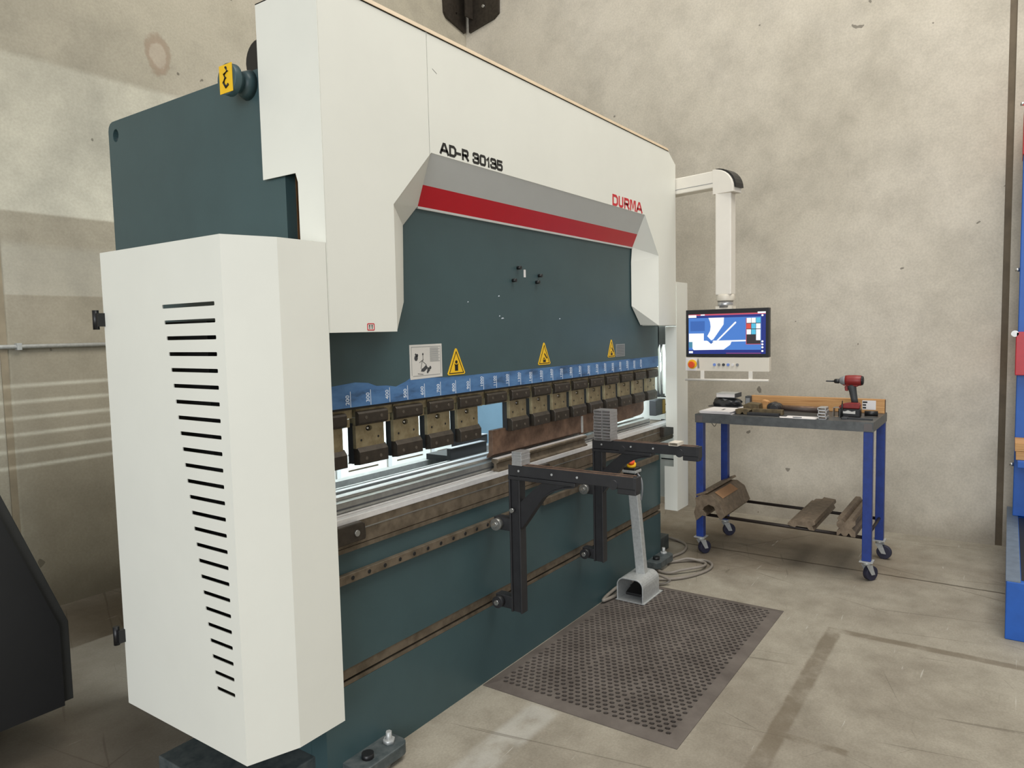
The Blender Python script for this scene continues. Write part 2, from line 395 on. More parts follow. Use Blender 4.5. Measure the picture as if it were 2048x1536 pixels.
# bed table
obj('bed_table', box(1.36, 4.55, 1.85, 2.10, 0.818, 0.918), M_BEDST, pb, 0.002, label='brown steel bed table with bright ground top edge')
obj('table_lip', box(1.36, 4.55, 1.852, 2.0, 0.80, 0.816), M_BEDST, pb)
obj('ground_strip', box(1.36, 4.55, 1.848, 1.876, 0.9, 0.9215), M_GROUND, pb, 0.0015, label='bright ground steel strip along the bed edge')
obj('ground_strip', box(1.36, 4.55, 1.884, 1.892, 0.917, 0.925), M_GROUND, pb)
obj('crowning_line', box(1.36, 4.55, 1.8485, 1.852, 0.868, 0.872), M_STEELG, pb)
obj('rear_rail', box(1.45, 4.3, 2.14, 2.165, 0.86, 0.93), M_GROUND, pb)
obj('rear_rail', box(1.45, 4.3, 2.20, 2.215, 0.86, 0.93), M_STEELG, pb)
obj('rear_table', box(1.45, 4.3, 2.10, 2.26, 0.80, 0.905), M_STEELG, pb)
for x0, x1 in ((1.52, 1.706), (2.795, 2.93), (4.33, 4.565)):
    c = obj('wedge_clamp', prm([(x0, 0.838), (x1, 0.838), (x1 + 0.004, 0.85), (x1, 0.894), (x1 - 0.012, 0.902), (x0, 0.902)], 'y', 1.822, 1.8495), M_DARKST, pb, 0.003)
    obj('clamp_bolt', rods(((x1 - 0.04, 1.817, 0.868), (x1 - 0.04, 1.823, 0.868), 0.011), n=10), M_STEELG, c)

# ram and its layout strip
ram = obj('ram', box(1.60, 4.33, YR, 2.0, 1.296, 2.45), M_TEAL, pb)
xs = [1.60, 1.66, 1.72, 1.78, 1.82, 1.87, 1.92, 1.97, 2.0, 2.06, 2.12, 2.2, 2.3, 2.45, 2.6, 3.0, 3.5, 4.0, 4.33]
zs = [1.374, 1.378, 1.382, 1.376, 1.362, 1.36, 1.352, 1.366, 1.378, 1.376, 1.372, 1.368, 1.366, 1.366, 1.365, 1.365, 1.364, 1.364, 1.364]
strip = obj('blue_strip', prm([(1.60, 1.2965), (4.33, 1.2965)] + [(a, b) for a, b in reversed(list(zip(xs, zs)))], 'y', YR - 0.0015, YR), M_BSTRIP, ram, label='blue layout paint strip with white handwritten numbers')
obj('shadow_gap', box(1.60, 4.33, YR + 0.006, YR + 0.1, 1.288, 1.297), M_INK, ram)
v = 200
for i in range(26):
    x = 1.693 + i * 0.0952
    if x > 4.30: break
    obj('marker_line', box(x, x + 0.0022, YR - 0.0022, YR - 0.0015, 1.298, 1.352), M_CHALK, strip)
    b = text_bm(str(v), 0.023, 0.0002, 1.0, 0.0003)
    obj('marker_number', on_front(b, x - 0.005, YR - 0.0018, 1.306 + 0.002 * (i % 3), math.pi / 2), M_CHALK, strip)
    v += 100
# stickers on the ram
def triangle_sign(cx, w, z0, z1, kind, name):
    s = obj('warning_sign', prm([(cx - w / 2 + .006, z0), (cx + w / 2 - .006, z0), (cx + w / 2, z0 + .006), (cx + .006, z1 - 0.003), (cx, z1), (cx - .006, z1 - 0.003), (cx - w / 2, z0 + .006)], 'y', YR - 0.0018, YR), M_YEL, ram, label=name)
    h = z1 - z0
    tri = lambda k: [(cx - w * .5 * k, z0 + h * (.33 - .33 * k) ), (cx + w * .5 * k, z0 + h * (.33 - .33 * k)), (cx, z0 + h * (.33 + .67 * k))]
    o = plate(tri(.86), [tri(.76)], 'y', YR - 0.0024, YR - 0.0016); obj('black_border', o, M_INK, s)
    bm = bmesh.new()
    if kind == 0:
        bx(bm, cx - .010, cx + .010, YR - .0024, YR - .0016, z0 + .016, z0 + .042)
        prism(bm, ellipse(cx, z0 + .052, .008, .007, 10), 'y', YR - .0024, YR - .0016)
        prism(bm, [(cx - .012, z0 + .046), (cx, z0 + .036), (cx + .012, z0 + .046), (cx + .012, z0 + .041), (cx - .012, z0 + .041)], 'y', YR - .0026, YR - .0018)
    else:
        bx(bm, cx - .012, cx + .012, YR - .0024, YR - .0016, z0 + .012, z0 + .024)
        prism(bm, [(cx - .002, z0 + .052), (cx + .004, z0 + .056), (cx + .026, z0 + .032), (cx + .020, z0 + .028)], 'y', YR - .0024, YR - .0016)
        prism(bm, [(cx - .014, z0 + .024), (cx - .004, z0 + .036), (cx + .01, z0 + .024), (cx - .003, z0 + .030)], 'y', YR - .0026, YR - .0018)
    obj('pictogram', bm, M_INK, s)
triangle_sign(2.274, 0.113, 1.374, 1.482, 0, 'yellow warning triangle with a figure, beside the white placard')
triangle_sign(2.951, 0.112, 1.380, 1.487, 1, 'yellow crush warning triangle in the middle of the ram')
triangle_sign(3.670, 0.092, 1.385, 1.485, 1, 'yellow crush warning triangle at the far end of the ram')
pl = obj('placard', prm([(1.998, 1.371), (2.184, 1.373), (2.184, 1.504), (1.998, 1.503)], 'y', YR - 0.002, YR), M_PLACARD, ram, label='white safety placard with a drawing and text')
bm = bmesh.new(); y0, y1 = YR - 0.0026, YR - 0.0018
bx(bm, 2.006, 2.176, y0, y1, 1.494, 1.4955); bx(bm, 2.006, 2.0075, y0, y1, 1.386, 1.494); bx(bm, 2.174, 2.1755, y0, y1, 1.386, 1.494); bx(bm, 2.012, 2.17, y0, y1, 1.383, 1.3845)
for k in range(14):
    bx(bm, 2.112, 2.162 + 0.008 * (k % 3 == 0), y0, y1, 1.436 + k * 0.0040, 1.4375 + k * 0.0040)
obj('printed_lines', bm, M_PLGREY, pl)
bm = bmesh.new()
prism(bm, [(2.058, 1.40), (2.075, 1.398), (2.098, 1.412), (2.088, 1.424), (2.07, 1.412), (2.062, 1.41)], 'y', y0, y1)
for k, (a, b, r) in enumerate(((2.032, 1.452, .010), (2.038, 1.462, .006), (2.03, 1.466, .004), (2.071, 1.466, .004), (2.102, 1.405, .008), (2.112, 1.412, .006), (2.096, 1.396, .005))): prism(bm, ellipse(a, b, r, r * 1.1, 8), 'y', y0, y1)
for a, b, c, d in ((2.058, 1.41, 2.066, 1.44), (2.066, 1.44, 2.09, 1.424), (2.05, 1.434, 2.074, 1.446), (2.071, 1.44, 2.0715, 1.468), (2.04, 1.392, 2.07, 1.388)):
    dx, dz = c - a, d - b; L = math.hypot(dx, dz); n_ = (-dz / L * .0009, dx / L * .0009)
    prism(bm, [(a - n_[0], b - n_[1]), (c - n_[0], d - n_[1]), (c + n_[0], d + n_[1]), (a + n_[0], b + n_[1])], 'y', y0, y1)
obj('printed_drawing', bm, M_DGREY, pl)
pg = obj('small_placard', box(3.726, 3.842, YR - 0.002, YR, 1.384, 1.457), M_PLGREY, ram, label='small grey placard at the far end of the ram')
for k in range(7): obj('text_line', box(3.734, 3.834, YR - 0.0025, YR - 0.0018, 1.392 + k * .009, 1.394 + k * .009), M_DGREY, pg)
for x, z in ((2.737, 1.835), (2.695, 1.776), (2.915, 1.808), (2.892, 1.776)):
    obj('stud', rods(((x, YR - 0.02, z), (x, YR, z), 0.008), n=10), M_BLACKPL, ram)
obj('paper_tag', box(2.787, 2.803, YR - 0.001, YR, 1.795, 1.83), M_PAPER, ram)
for x, z, w in ((2.58, 1.70, .012), (2.583, 1.612, .01), (2.6, 1.602, .022), (3.10, 1.60, .012), (2.36, 1.67, .008)):
    obj('paint_chip', prm([(x, z), (x + w, z + .002), (x + w * .6, z + .006), (x + .002, z + .004)], 'y', YR - 0.0006, YR + 0.0004), M_CHALK, ram)

# side frames
def frame_outline(yb=3.06):
    arc = [(yb - 0.035 + 0.035 * math.cos(a), 2.398 + 0.035 * math.sin(a)) for a in (math.pi / 2, math.pi / 3, math.pi / 6, 0)]
    return [(1.95, 2.433)] + arc + [(yb, 0.06), (1.947, 0.06), (1.947, 0.795), (2.34, 0.795), (2.38, 0.85), (2.38, 1.40), (2.34, 1.45), (1.95, 1.45)]
for x0, x1 in ((1.535, 1.575), (4.327, 4.367)):
    obj('side_frame', plate(frame_outline(), [ellipse(3.003, 2.375, 0.022, 0.026, 14)], 'x', x0, x1), M_TEAL, pb)
obj('rear_side_panel', box(4.33, 4.36, 3.06, 3.50, 0.3, 2.0), M_LITTEAL, pb)
obj('lit_frame_face', box(4.31, 4.327, 2.39, 3.06, 0.5, 2.0), M_LITTEAL, pb)  # added sheet, coloured as the teal frame looks under bluish light
obj('cross_beam', box(1.575, 4.327, 2.5, 2.9, 2.05, 2.4), M_TEAL, pb)
obj('slideway', box(1.58, 1.61, 1.88, 1.95, 1.5, 2.0), M_BRONZE, pb, label='brown slideway behind the cover notch')
obj('guide_block', box(1.575, 1.66, 1.945, 2.0, 1.45, 2.1), M_BRONZE, pb)
# lifting bollard and motor on top
k = obj('lifting_bollard', rods(((1.535, 2.12, 2.39), (1.50, 2.12, 2.39), 0.05, 0.034), ((1.50, 2.12, 2.39), (1.475, 2.12, 2.39), 0.034), n=20), M_TEAL, pb)
obj('bollard_cap', rods(((1.478, 2.12, 2.39), (1.452, 2.12, 2.39), 0.052, 0.050), n=24), M_TEAL, k, 0.003)
cs = obj('hook_sticker', prm([(2.085, 2.345), (2.155, 2.345), (2.155, 2.435), (2.085, 2.435)], 'x', 1.4505, 1.4515), M_YEL, k, label='yellow sticker with a black hook symbol')
bm = tube(bmesh.new(), [(1.450, *p) for p in [(2.118, 2.425), (2.108, 2.412), (2.128, 2.404), (2.120, 2.392), (2.132, 2.378), (2.120, 2.362), (2.106, 2.37)]], 0.0045, 6)
obj('hook_symbol', bm, M_INK, cs)
obj('drive_motor', rods(((1.60, 2.15, 2.50), (1.9, 2.15, 2.50), 0.07), n=24), M_BLACKPL, pb, 0.004)
obj('motor_foot', box(1.6, 1.9, 2.08, 2.22, 2.40, 2.44), M_BLACKPL, pb)

# upper cover
A, B, Cc, D, E_, F = (1.823, 1.555), (1.826, 1.992), (2.03, 2.203), (3.901, 2.200), (4.093, 1.980), (4.093, 1.560)
I = [(1.848, 1.562), (1.968, 1.664), (1.977, 1.946), (2.062, 2.027), (3.943, 2.025), (3.928, 1.936), (3.929, 1.679), (4.052, 1.565)]
YI = 1.852
cov = obj('column_cover', prm([(1.5235, 1.555), A, B, (2.0215, 2.194), (2.0215, 2.628), (1.5235, 2.628)], 'y', YF, YF + 0.004), M_WHITE, pb, label='white near column cover')
mcov = obj('main_cover', prm([(2.0245, 2.197), Cc, D, E_, F, (4.3615, 1.56), (4.3615, 2.566), (4.25, 2.628), (2.0245, 2.628)], 'y', YF, YF + 0.004), M_WHITE, pb, label='white main front cover with lettering')
side = [(YF, 1.555), (1.87, 1.555), (1.87, 2.035), (1.88, 2.065), (2.045, 2.065), (2.045, 2.628), (YF, 2.628)]
obj('cover_side', prm(side, 'x', 1.52, 1.523), M_WHITE, pb)
obj('cover_side', prm([(p[0], min(p[1], 2.566)) for p in side], 'x', 4.362, 4.365), M_WHITE, pb)
obj('cover_top', box(1.52, 4.25, YF, 2.045, 2.6245, 2.628), M_WHITE, pb)
obj('top_lip', prm([(YF - 0.004, 2.628), (YF + 0.004, 2.646), (YF + 0.02, 2.646), (YF + 0.02, 2.628)], 'x', 1.52, 4.255), M_TOPLIP, pb, label='tan edge strip with painted shade along the top of the cover')
obj('cover_underside', box(1.523, 1.823, YF + 0.004, YR, 1.555, 1.558), M_WHITE, pb)
obj('cover_underside', box(4.093, 4.362, YF + 0.004, 1.87, 1.56, 1.563), M_WHITE, pb)
def facet(*pts):
    bm = bmesh.new(); vs = [bm.verts.new(p) for p in pts]; bm.faces.new(vs)
    c = sum((v.co for v in vs), Vector()) / len(vs)
    n = bm.faces[:][0]; n.normal_update(); d = Vector((0, 1, 0)) * 0.002
    e = bmesh.ops.extrude_face_region(bm, geom=[n]); bmesh.ops.translate(bm, verts=[v for v in e['geom'] if isinstance(v, bmesh.types.BMVert)], vec=d)
    bmesh.ops.recalc_face_normals(bm, faces=bm.faces[:]); return bm
fr = lambda p: (p[0], YF + 0.002, p[1]); inn = lambda p: (p[0], YI, p[1])
mixp = lambda p, q, t: tuple(a + (b - a) * t for a, b in zip(p, q))
for pts in ((fr(A), inn(I[0]), inn(I[1])), (fr(A), inn(I[1]), inn(I[2]), fr(B)), (fr(B), inn(I[2]), inn(I[3]), fr(Cc)),
            (fr(D), inn(I[4]), inn(I[5]), fr(E_)), (fr(E_), inn(I[5]), inn(I[6]), fr(F)), (fr(F), inn(I[6]), inn(I[7]))):
    obj('cover_bevel', facet(*pts), M_WHITE, pb)
C, Dd, I3, I4 = fr(Cc), fr(D), inn(I[3]), inn(I[4])
obj('grey_band', facet(C, mixp(C, I3, .59), mixp(Dd, I4, .59), Dd), M_GREY, pb, label='grey sloping band under the cover')
obj('red_band', facet(mixp(C, I3, .59), I3, I4, mixp(Dd, I4, .59)), M_RED, pb, label='bright red sloping band under the cover')
obj('band_return', box(2.062, 3.943, YI - 0.001, YR, 2.018, 2.027), M_GREY, pb)
# block lettering: strokes in a 0..w x 0..1 cell
GL = {'A': (1.15, [[(0, 0), (.47, 1), (.68, 1), (1.15, 0)], [(.2, .3), (.95, .3)]]), 'D': (1.0, [[(.1, 0), (.1, 1), (.7, 1), (.94, .8), (.94, .2), (.7, 0), (.1, 0)]]),
      '-': (.6, [[(0, .42), (.5, .42)]]), 'R': (1.0, [[(.1, 0), (.1, 1), (.8, 1), (.92, .88), (.92, .58), (.8, .45), (.1, .45)], [(.5, .45), (.95, 0)]]),
      '3': (.95, [[(.05, .78), (.05, .9), (.15, 1), (.75, 1), (.87, .9), (.87, .62), (.75, .52), (.3, .52)], [(.75, .52), (.9, .42), (.9, .1), (.78, 0), (.12, 0), (.02, .1), (.02, .22)]]),
      '0': (1.0, [[(.2, 0), (.08, .14), (.08, .86), (.2, 1), (.78, 1), (.9, .86), (.9, .14), (.78, 0), (.2, 0)]]), '1': (.5, [[(.05, .72), (.32, 1), (.32, 0)]]),
      '5': (.95, [[(.85, 1), (.1, 1), (.07, .55), (.74, .6), (.88, .48), (.88, .12), (.74, 0), (.14, 0), (.02, .12), (.02, .22)]]),
      'U': (.9, [[(.1, 1), (.1, .15), (.24, 0), (.66, 0), (.8, .15), (.8, 1)]]), 'M': (1.2, [[(.1, 0), (.1, 1), (.32, 1), (.6, .1), (.88, 1), (1.1, 1), (1.1, 0)]]), ' ': (.4, [])}
def stroke(bm, pts, t, tx, mp):
    closed = pts[0] == pts[-1]; P = [Vector((p[0], p[1])) for p in (pts[:-1] if closed else pts)]; n = len(P); Lr = []
    for i_ in range(n):
        a_ = P[i_ - 1] if (i_ or closed) else None; b_ = P[(i_ + 1) % n] if (i_ < n - 1 or closed) else None
        d1 = (P[i_] - a_).normalized() if a_ is not None else None; d2 = (b_ - P[i_]).normalized() if b_ is not None else None
        if d1 is None: d1 = d2
        if d2 is None: d2 = d1
        n1 = Vector((-d1.y, d1.x)); m_ = (n1 + Vector((-d2.y, d2.x))); m_ = m_ / max(m_.dot(n1), .6) if m_.length > 1e-4 else n1
        off = Vector((m_.x * tx / 2, m_.y * t / 2)); Lr.append((P[i_] + off, P[i_] - off))
    if not closed:
        for e_, k_ in ((0, 1), (-1, -2)):
            d_ = (P[e_] - P[k_]).normalized(); ex = Vector((d_.x * tx / 2, d_.y * t / 2)) * .9
            Lr[e_] = (Lr[e_][0] + ex, Lr[e_][1] + ex)
    rng = range(n if closed else n - 1)
    vs = [(bm.verts.new(mp(*a_)), bm.verts.new(mp(*b_))) for a_, b_ in Lr]
    for i_ in rng:
        k_ = (i_ + 1) % n; bm.faces.new((vs[i_][0], vs[i_][1], vs[k_][1], vs[k_][0]))
def block_text(txt, x0, x1, z0, h, t, mat, parent, gap=.22):
    tot = sum(GL[c][0] for c in txt) + gap * (len(txt) - 1); k_ = (x1 - x0) / tot; cx = 0
    for c in txt:
        bm = bmesh.new()
        for st in GL[c][1]: stroke(bm, st, t, t * h / k_ * 1.05, lambda u, v_, cx=cx: (x0 + (cx + u) * k_, YF - 0.0008, z0 + v_ * h))
        cx += GL[c][0] + gap
        if c == ' ': continue
        e = bmesh.ops.extrude_face_region(bm, geom=bm.faces[:]); bmesh.ops.translate(bm, verts=[q for q in e['geom'] if isinstance(q, bmesh.types.BMVert)], vec=(0, .0009, 0))
        bmesh.ops.recalc_face_normals(bm, faces=bm.faces[:]); obj('letter', bm, mat, parent)
block_text('AD-R 30135', 2.084, 2.478, 2.2145, 0.0335, .30, M_INK, mcov)
block_text('DURMA', 3.488, 3.858, 2.2085, 0.047, .28, M_REDINK, mcov)
s = obj('arrow_sticker', plate(rrect(1.681, 1.714, 1.560, 1.584, 0.004), [rrect(1.684, 1.711, 1.563, 1.581, 0.002)], 'y', YF - 0.0008, YF), M_REDINK, pb, label='small red framed sticker with two arrows')
bm = bmesh.new()
for x in (1.692, 1.703):
    bx(bm, x - .0013, x + .0013, YF - .0008, YF, 1.565, 1.576); prism(bm, [(x - .0035, 1.575), (x + .0035, 1.575), (x, 1.5795)], 'y', YF - .0008, YF)
obj('arrow_marks', bm, M_INK, s)
obj('cover_scratch', prm([(2.05, 2.506), (2.075, 2.494), (2.0755, 2.4955), (2.0505, 2.5075)], 'y', YF - 0.0003, YF + 0.0003), M_DGREY, pb)

# side cabinets (sheet metal, real louvre slots in the near one)
def slots(n, z_top, z_bot, y_front, back_top, back_bot, h=0.0118):
    out = []
    for i in range(n):
        t = i / (n - 1); z = z_top + (z_bot - z_top) * t; yb = back_top + (back_bot - back_top) * t
        out.append(rrect(y_front, yb, z - h / 2, z + h / 2, 0.003, 2))
    return out
ZB, ZT = 0.292, 1.835
cab = obj('side_cabinet', plate([(1.805, ZB), (2.478, ZB), (2.478, ZT), (1.805, ZT)], slots(25, 1.645, 0.495, 1.846, 2.118, 1.937), 'x', 1.19, 1.193), M_WHITE, pb, label='tall white sheet cabinet with louvre slots at the near end')
obj('cabinet_chamfer', prm([(1.19, 1.805), (1.338, YF), (1.3385, YF + 0.003), (1.193, 1.8075)], 'z', ZB, ZT), M_WHITE, cab)
obj('cabinet_front', box(1.338, 1.518, YF, YF + 0.003, ZB, ZT), M_WHITE, cab)
obj('cabinet_top', prm([(1.1905, 1.806), (1.338, YF + .001), (1.517, YF + .001), (1.517, 1.866), (1.533, 1.95), (1.533, 2.477), (1.1905, 2.477)], 'z', ZT - 0.003, ZT - 0.0005), M_WHITE, cab)
obj('cabinet_return', box(1.515, 1.518, YF + .003, 1.86, ZB, ZT - 0.003), M_WHITE, cab)
obj('cabinet_innards', box(1.26, 1.50, 2.0, 2.4, 0.4, 1.6), M_BLACKSH, cab)
for z in (1.615, 0.534):
    h = obj('hinge', box(1.168, 1.195, 2.47, 2.487, z - 0.022, z + 0.022), M_BLACKPL, cab)
    obj('hinge_pin', rods(((1.172, 2.495, z - 0.032), (1.172, 2.495, z + 0.032), 0.010), n=10), M_BLACKPL, h)
# far cabinet
ZB2 = 0.35
rc = obj('side_cabinet', prm([(4.56, YF), (4.706, 1.805), (4.706, 2.478), (4.703, 2.478), (4.703, 1.807), (4.559, YF + .003)], 'z', ZB2, ZT), M_WHITE, pb, label='tall white sheet cabinet at the far end')
obj('cabinet_front', box(4.373, 4.56, YF, YF + 0.003, ZB2, ZT), M_WHITE, rc)
obj('cabinet_return', prm([(YF + .003, ZB2), (1.838, ZB2), (1.838, 0.64), (1.775, 0.64), (1.775, 0.90), (1.826, 0.90), (1.826, 1.552), (YF + .003, 1.552)], 'x', 4.373, 4.376), M_WHITE, rc)
obj('cabinet_top', box(4.38, 4.704, 1.81, 2.477, ZT - .003, ZT - .0005), M_WHITE, rc)
for k in range(9):
    obj('louvre_slot', box(4.7005, 4.7028, 1.86, 2.0, 0.62 + k * .055, 0.628 + k * .055), M_INK, rc)
# linear scale and blocks at the far end of the ram
obj('scale_head', box(4.545, 4.655, 1.945, 1.99, 1.43, 1.57), M_BLACKPL, pb)
for dx in (0.02, 0.075):
    obj('scale_rod', rods(((4.545 + dx, 1.96, 1.09), (4.545 + dx, 1.96, 1.44), 0.009)), M_CHROME, pb)
obj('scale_foot', box(4.55, 4.64, 1.945, 1.99, 1.075, 1.09), M_BLACKPL, pb)
obj('scale_bracket', box(4.367, 4.66, 1.992, 2.006, 1.43, 1.57), M_TEAL, pb)
e = obj('limit_box', box(4.50, 4.66, 1.95, 2.0, 0.95, 1.055), M_DGREY, pb, 0.004)
obj('limit_box_plate', box(4.61, 4.655, 1.947, 1.951, 0.955, 1.05), paint('dull_yellow', (150, 120, 40), .5), e)
el_ = obj('added_fill_bar', box(4.40, 4.42, 2.14, 2.17, 1.15, 1.85), M_GALV, pb)  # added bar with no real counterpart, carries the fill light below
l2 = bpy.data.lights.new('added_fill_light', 'AREA'); l2.shape = 'RECTANGLE'; l2.size = 0.025; l2.size_y = 0.7; l2.energy = 9; l2.color = (0.80, 0.92, 1.0)  # light added only to brighten the inside of the far cabinet
lo2 = bpy.data.objects.new('added_fill_light', l2); link(lo2); lo2.parent = el_
lo2.location = Vector((4.425, 2.15, 1.5)) - Vector((2.95, 2.4, 0)); lo2.rotation_euler = Vector((1, -0.35, -0.5)).to_track_quat('-Z', 'Y').to_euler()
# feet and floor plates
M_WORN = paint('worn_foot_paint', (92, 98, 98), 0.5, 0.2, var=0.12, scale=25, tint=(62, 72, 74))
obj('foot_block', box(1.24, 1.56, 1.93, 2.40, 0.0, 0.10), M_WORN, pb, 0.004)
obj('foot_block', box(4.34, 4.66, 1.93, 2.40, 0.0, 0.10), M_WORN, pb, 0.004)
for x0, x1, ya, yb in ((1.60, 1.83, 1.765, YBED), (4.13, 4.38, 1.775, YBED)):
    h = (yb - ya)
    f = obj('foot_plate', prm(rrect(x0, x1, ya, yb + 0.04, 0.035, 5), 'z', 0.022, 0.064), paint('worn_foot_paint', (92, 98, 98), 0.5, 0.2, var=0.12, scale=25, tint=(62, 72, 74)), pb, 0.003)
    obj('levelling_pad', prm(ellipse((x0 + x1) / 2, ya + h * .6, .07, .05, 16), 'z', 0.0, 0.022), M_STEELG, f)
    obj('anchor_bolt', rods(((x1 - .05, ya + .055, 0.06), (x1 - .05, ya + .055, 0.105), 0.011), ((x1 - .05, ya + .055, 0.064), (x1 - .05, ya + .055, 0.078), 0.022), n=6), M_GALV, f)
    obj('jack_screw', rods(((x0 + .07, ya + .05, 0.06), (x0 + .07, ya + .05, 0.082), 0.022), n=12), M_BLACKPL, f)

# rear guard doors, lit by the machine's own rear lamp
zrow = [1.129 + 0.0526 * i for i in range(6)]
def door_slots(x0, x1, rows):
    out = []
    for z in rows: out.append([(x0, z - .0055), (x1, z - .0055), (x1, z + .0055), (x0, z + .0055)])
    return out
low = [0.607 + 0.0526 * i for i in range(4)]
for x0, x1, hs in ((1.76, 2.50, door_slots(1.84, 2.42, zrow)), (2.506, 3.04, []), (3.046, 3.50, door_slots(3.15, 3.42, low)), (3.506, 3.95, door_slots(3.60, 3.87, low)), (3.956, 4.33, door_slots(4.03, 4.27, low))):
    d = obj('rear_door', plate([(x0, 0.30), (x1, 0.30), (x1, 1.95), (x0, 1.95)], hs, 'y', 3.50, 3.503), M_WHITE, pb)
    obj('door_edge', box(x0, x0 + 0.03, 3.488, 3.499, 0.30, 1.95), M_GREY, d)
lamp = obj('rear_lamp', box(1.75, 4.2, 2.06, 2.085, 1.50, 1.53), paint('lamp_housing', (200, 200, 200), .5), pb)
obj('lamp_strip', box(1.75, 4.2, 2.0855, 2.0865, 1.504, 1.526), emit('lamp_emission', (225, 238, 255), 6.0), lamp)
l = bpy.data.lights.new('rear_lamp_light', 'AREA'); l.shape = 'RECTANGLE'; l.size = 2.45; l.size_y = 0.022; l.energy = 84; l.color = (0.80, 0.92, 1.0)
lo = bpy.data.objects.new('rear_lamp_light', l); link(lo); lo.parent = lamp
lo.location = Vector((2.95, 2.09, 1.515)) - Vector((2.95, 2.4, 0)); lo.rotation_euler = (math.radians(75), 0, 0)
# back gauge
bgx = obj('back_gauge', box(2.63, 2.92, 2.20, 2.225, 0.93, 0.985), M_BLACKPL, pb, 0.002, label='black back gauge fingers behind the punches')
obj('gauge_bar', box(2.80, 3.06, 2.30, 2.335, 0.95, 0.995), M_BLACKPL, bgx)
obj('gauge_face', box(2.63, 2.90, 2.196, 2.226, 0.9855, 0.9885), M_ALU, bgx)
obj('gauge_face', box(2.80, 3.06, 2.297, 2.336, 0.9955, 0.9985), M_ALU, bgx)
obj('gauge_rail', box(1.6, 4.28, 2.42, 2.47, 0.84, 0.90), M_STEELG, bgx)
obj('gauge_foot', box(2.70, 2.86, 2.21, 2.42, 0.905, 0.935), M_BLACKPL, bgx)

# ------------------------------------------------------------------ tooling: holders, punches, dies
def tool_holder(i):
    x0 = 1.729 + 0.189 * (i - 1); x1 = x0 + 0.145
    if i == 0: x1 = 1.676
    nm = ORD[i]
    lab = 'steel tool holder with dark clamps, %s from the near white cabinet' % nm
    if i == 0: lab = 'steel tool holder half hidden behind the near white cabinet'
    if i == 5: lab = 'lone dark upper clamp with no holder below it, beside the blue gap'
    if i == 14: lab = 'steel tool holder at the far end of the ram'
    t = thing('tool_holder', lab, 'tool holder', ((x0 + x1) / 2, 1.92, 1.08), 'tool holders hanging from the ram')
    obj('wedge_plate', box(x0 + 0.006, x1 + 0.04, 1.878, 1.915, 1.256, 1.290), M_BEIGEST, t); obj('wedge_plate', box(x0 + 0.006, x1 + 0.028, 1.878, 1.915, 1.226, 1.254), M_BEIGEST, t)
    tc = obj('upper_clamp', prm([(1.862, 1.232), (1.878, 1.226), (1.878, 1.278), (1.866, 1.278), (1.858, 1.270), (1.858, 1.238)], 'x', x0, x1), M_DARKST, t, 0.002)
    for dx in (0.035, 0.11):
        if i: obj('clamp_screw', rods(((x0 + dx, 1.8565, 1.255), (x0 + dx, 1.859, 1.255), 0.006), n=10), M_SCREW, tc)
    if i == 5: return
    bd = obj('holder_body', plate([(x0 + .003, 1.145), (x1 - .004, 1.145), (x1 - .004, 1.228), (x0 + .003, 1.228)], [ellipse((x0 + x1) / 2 - .005, 1.212, .016, .010, 14)] if i else [], 'y', 1.880, 1.896), M_BEIGEST, t, 0.001)
    if i: obj('adjuster_screw', rods((((x0 + x1) / 2 - .007, 1.884, 1.212), ((x0 + x1) / 2 - .007, 1.895, 1.212), 0.004), n=8), M_CHROME, bd)
    obj('holder_back', box(x0 + .003, x1 - .006, 1.8965, 1.921, 1.09, 1.235), M_BLACKP, t)
    if i:
        for dx, dz in ((.028, .028), (.112, .032)): obj('dowel_hole', rods(((x0 + dx, 1.8793, 1.145 + dz), (x0 + dx, 1.881, 1.145 + dz), 0.0045), n=8), M_INK, bd)
    lc = obj('lower_clamp', prm([(1.868, 1.088), (1.900, 1.084), (1.900, 1.150), (1.882, 1.150), (1.868, 1.132)], 'x', x0 + .008, x1 + .004), M_DARKST, t, 0.002)
    if i:
        for dx in (.04, .11): obj('clamp_screw', rods(((x0 + dx, 1.8665, 1.108), (x0 + dx, 1.869, 1.108), 0.006), n=10), M_SCREW, lc)
for i in range(15): tool_holder(i)

def punch(x0, x1, lab, notch=False):
    prof = [(1.905, 1.10), (1.905, 0.99), (1.93, 0.974), (1.945, 0.974), (1.93, 1.0), (1.928, 1.10)]
    if not notch:
        o = obj('punch', prm(prof, 'x', x0, x1), M_RUST, None, 0.001)
    else:
        bm = prm([(x0, 0.975), (x1 - .05, 1.0), (x1 - .015, 1.008), (x1, 1.028), (x1, 1.10), (x0, 1.10)], 'y', 1.905, 1.93)
        o = obj('punch', bm, M_RUST, None, 0.001)
    tag(o, lab, 'punch', 'punches'); return o
punch(2.575, 3.392, 'long rusty brown punch blade on the near side of the pale joint')
punch(3.396, 4.205, 'rusty brown punch blade at the far end with a cut corner', True)
o = obj('punch_shim', box(3.386, 3.402, 1.900, 1.9045, 0.985, 1.075), M_GALV); tag(o, 'pale strip of tape over the joint between two punches', 'tape')

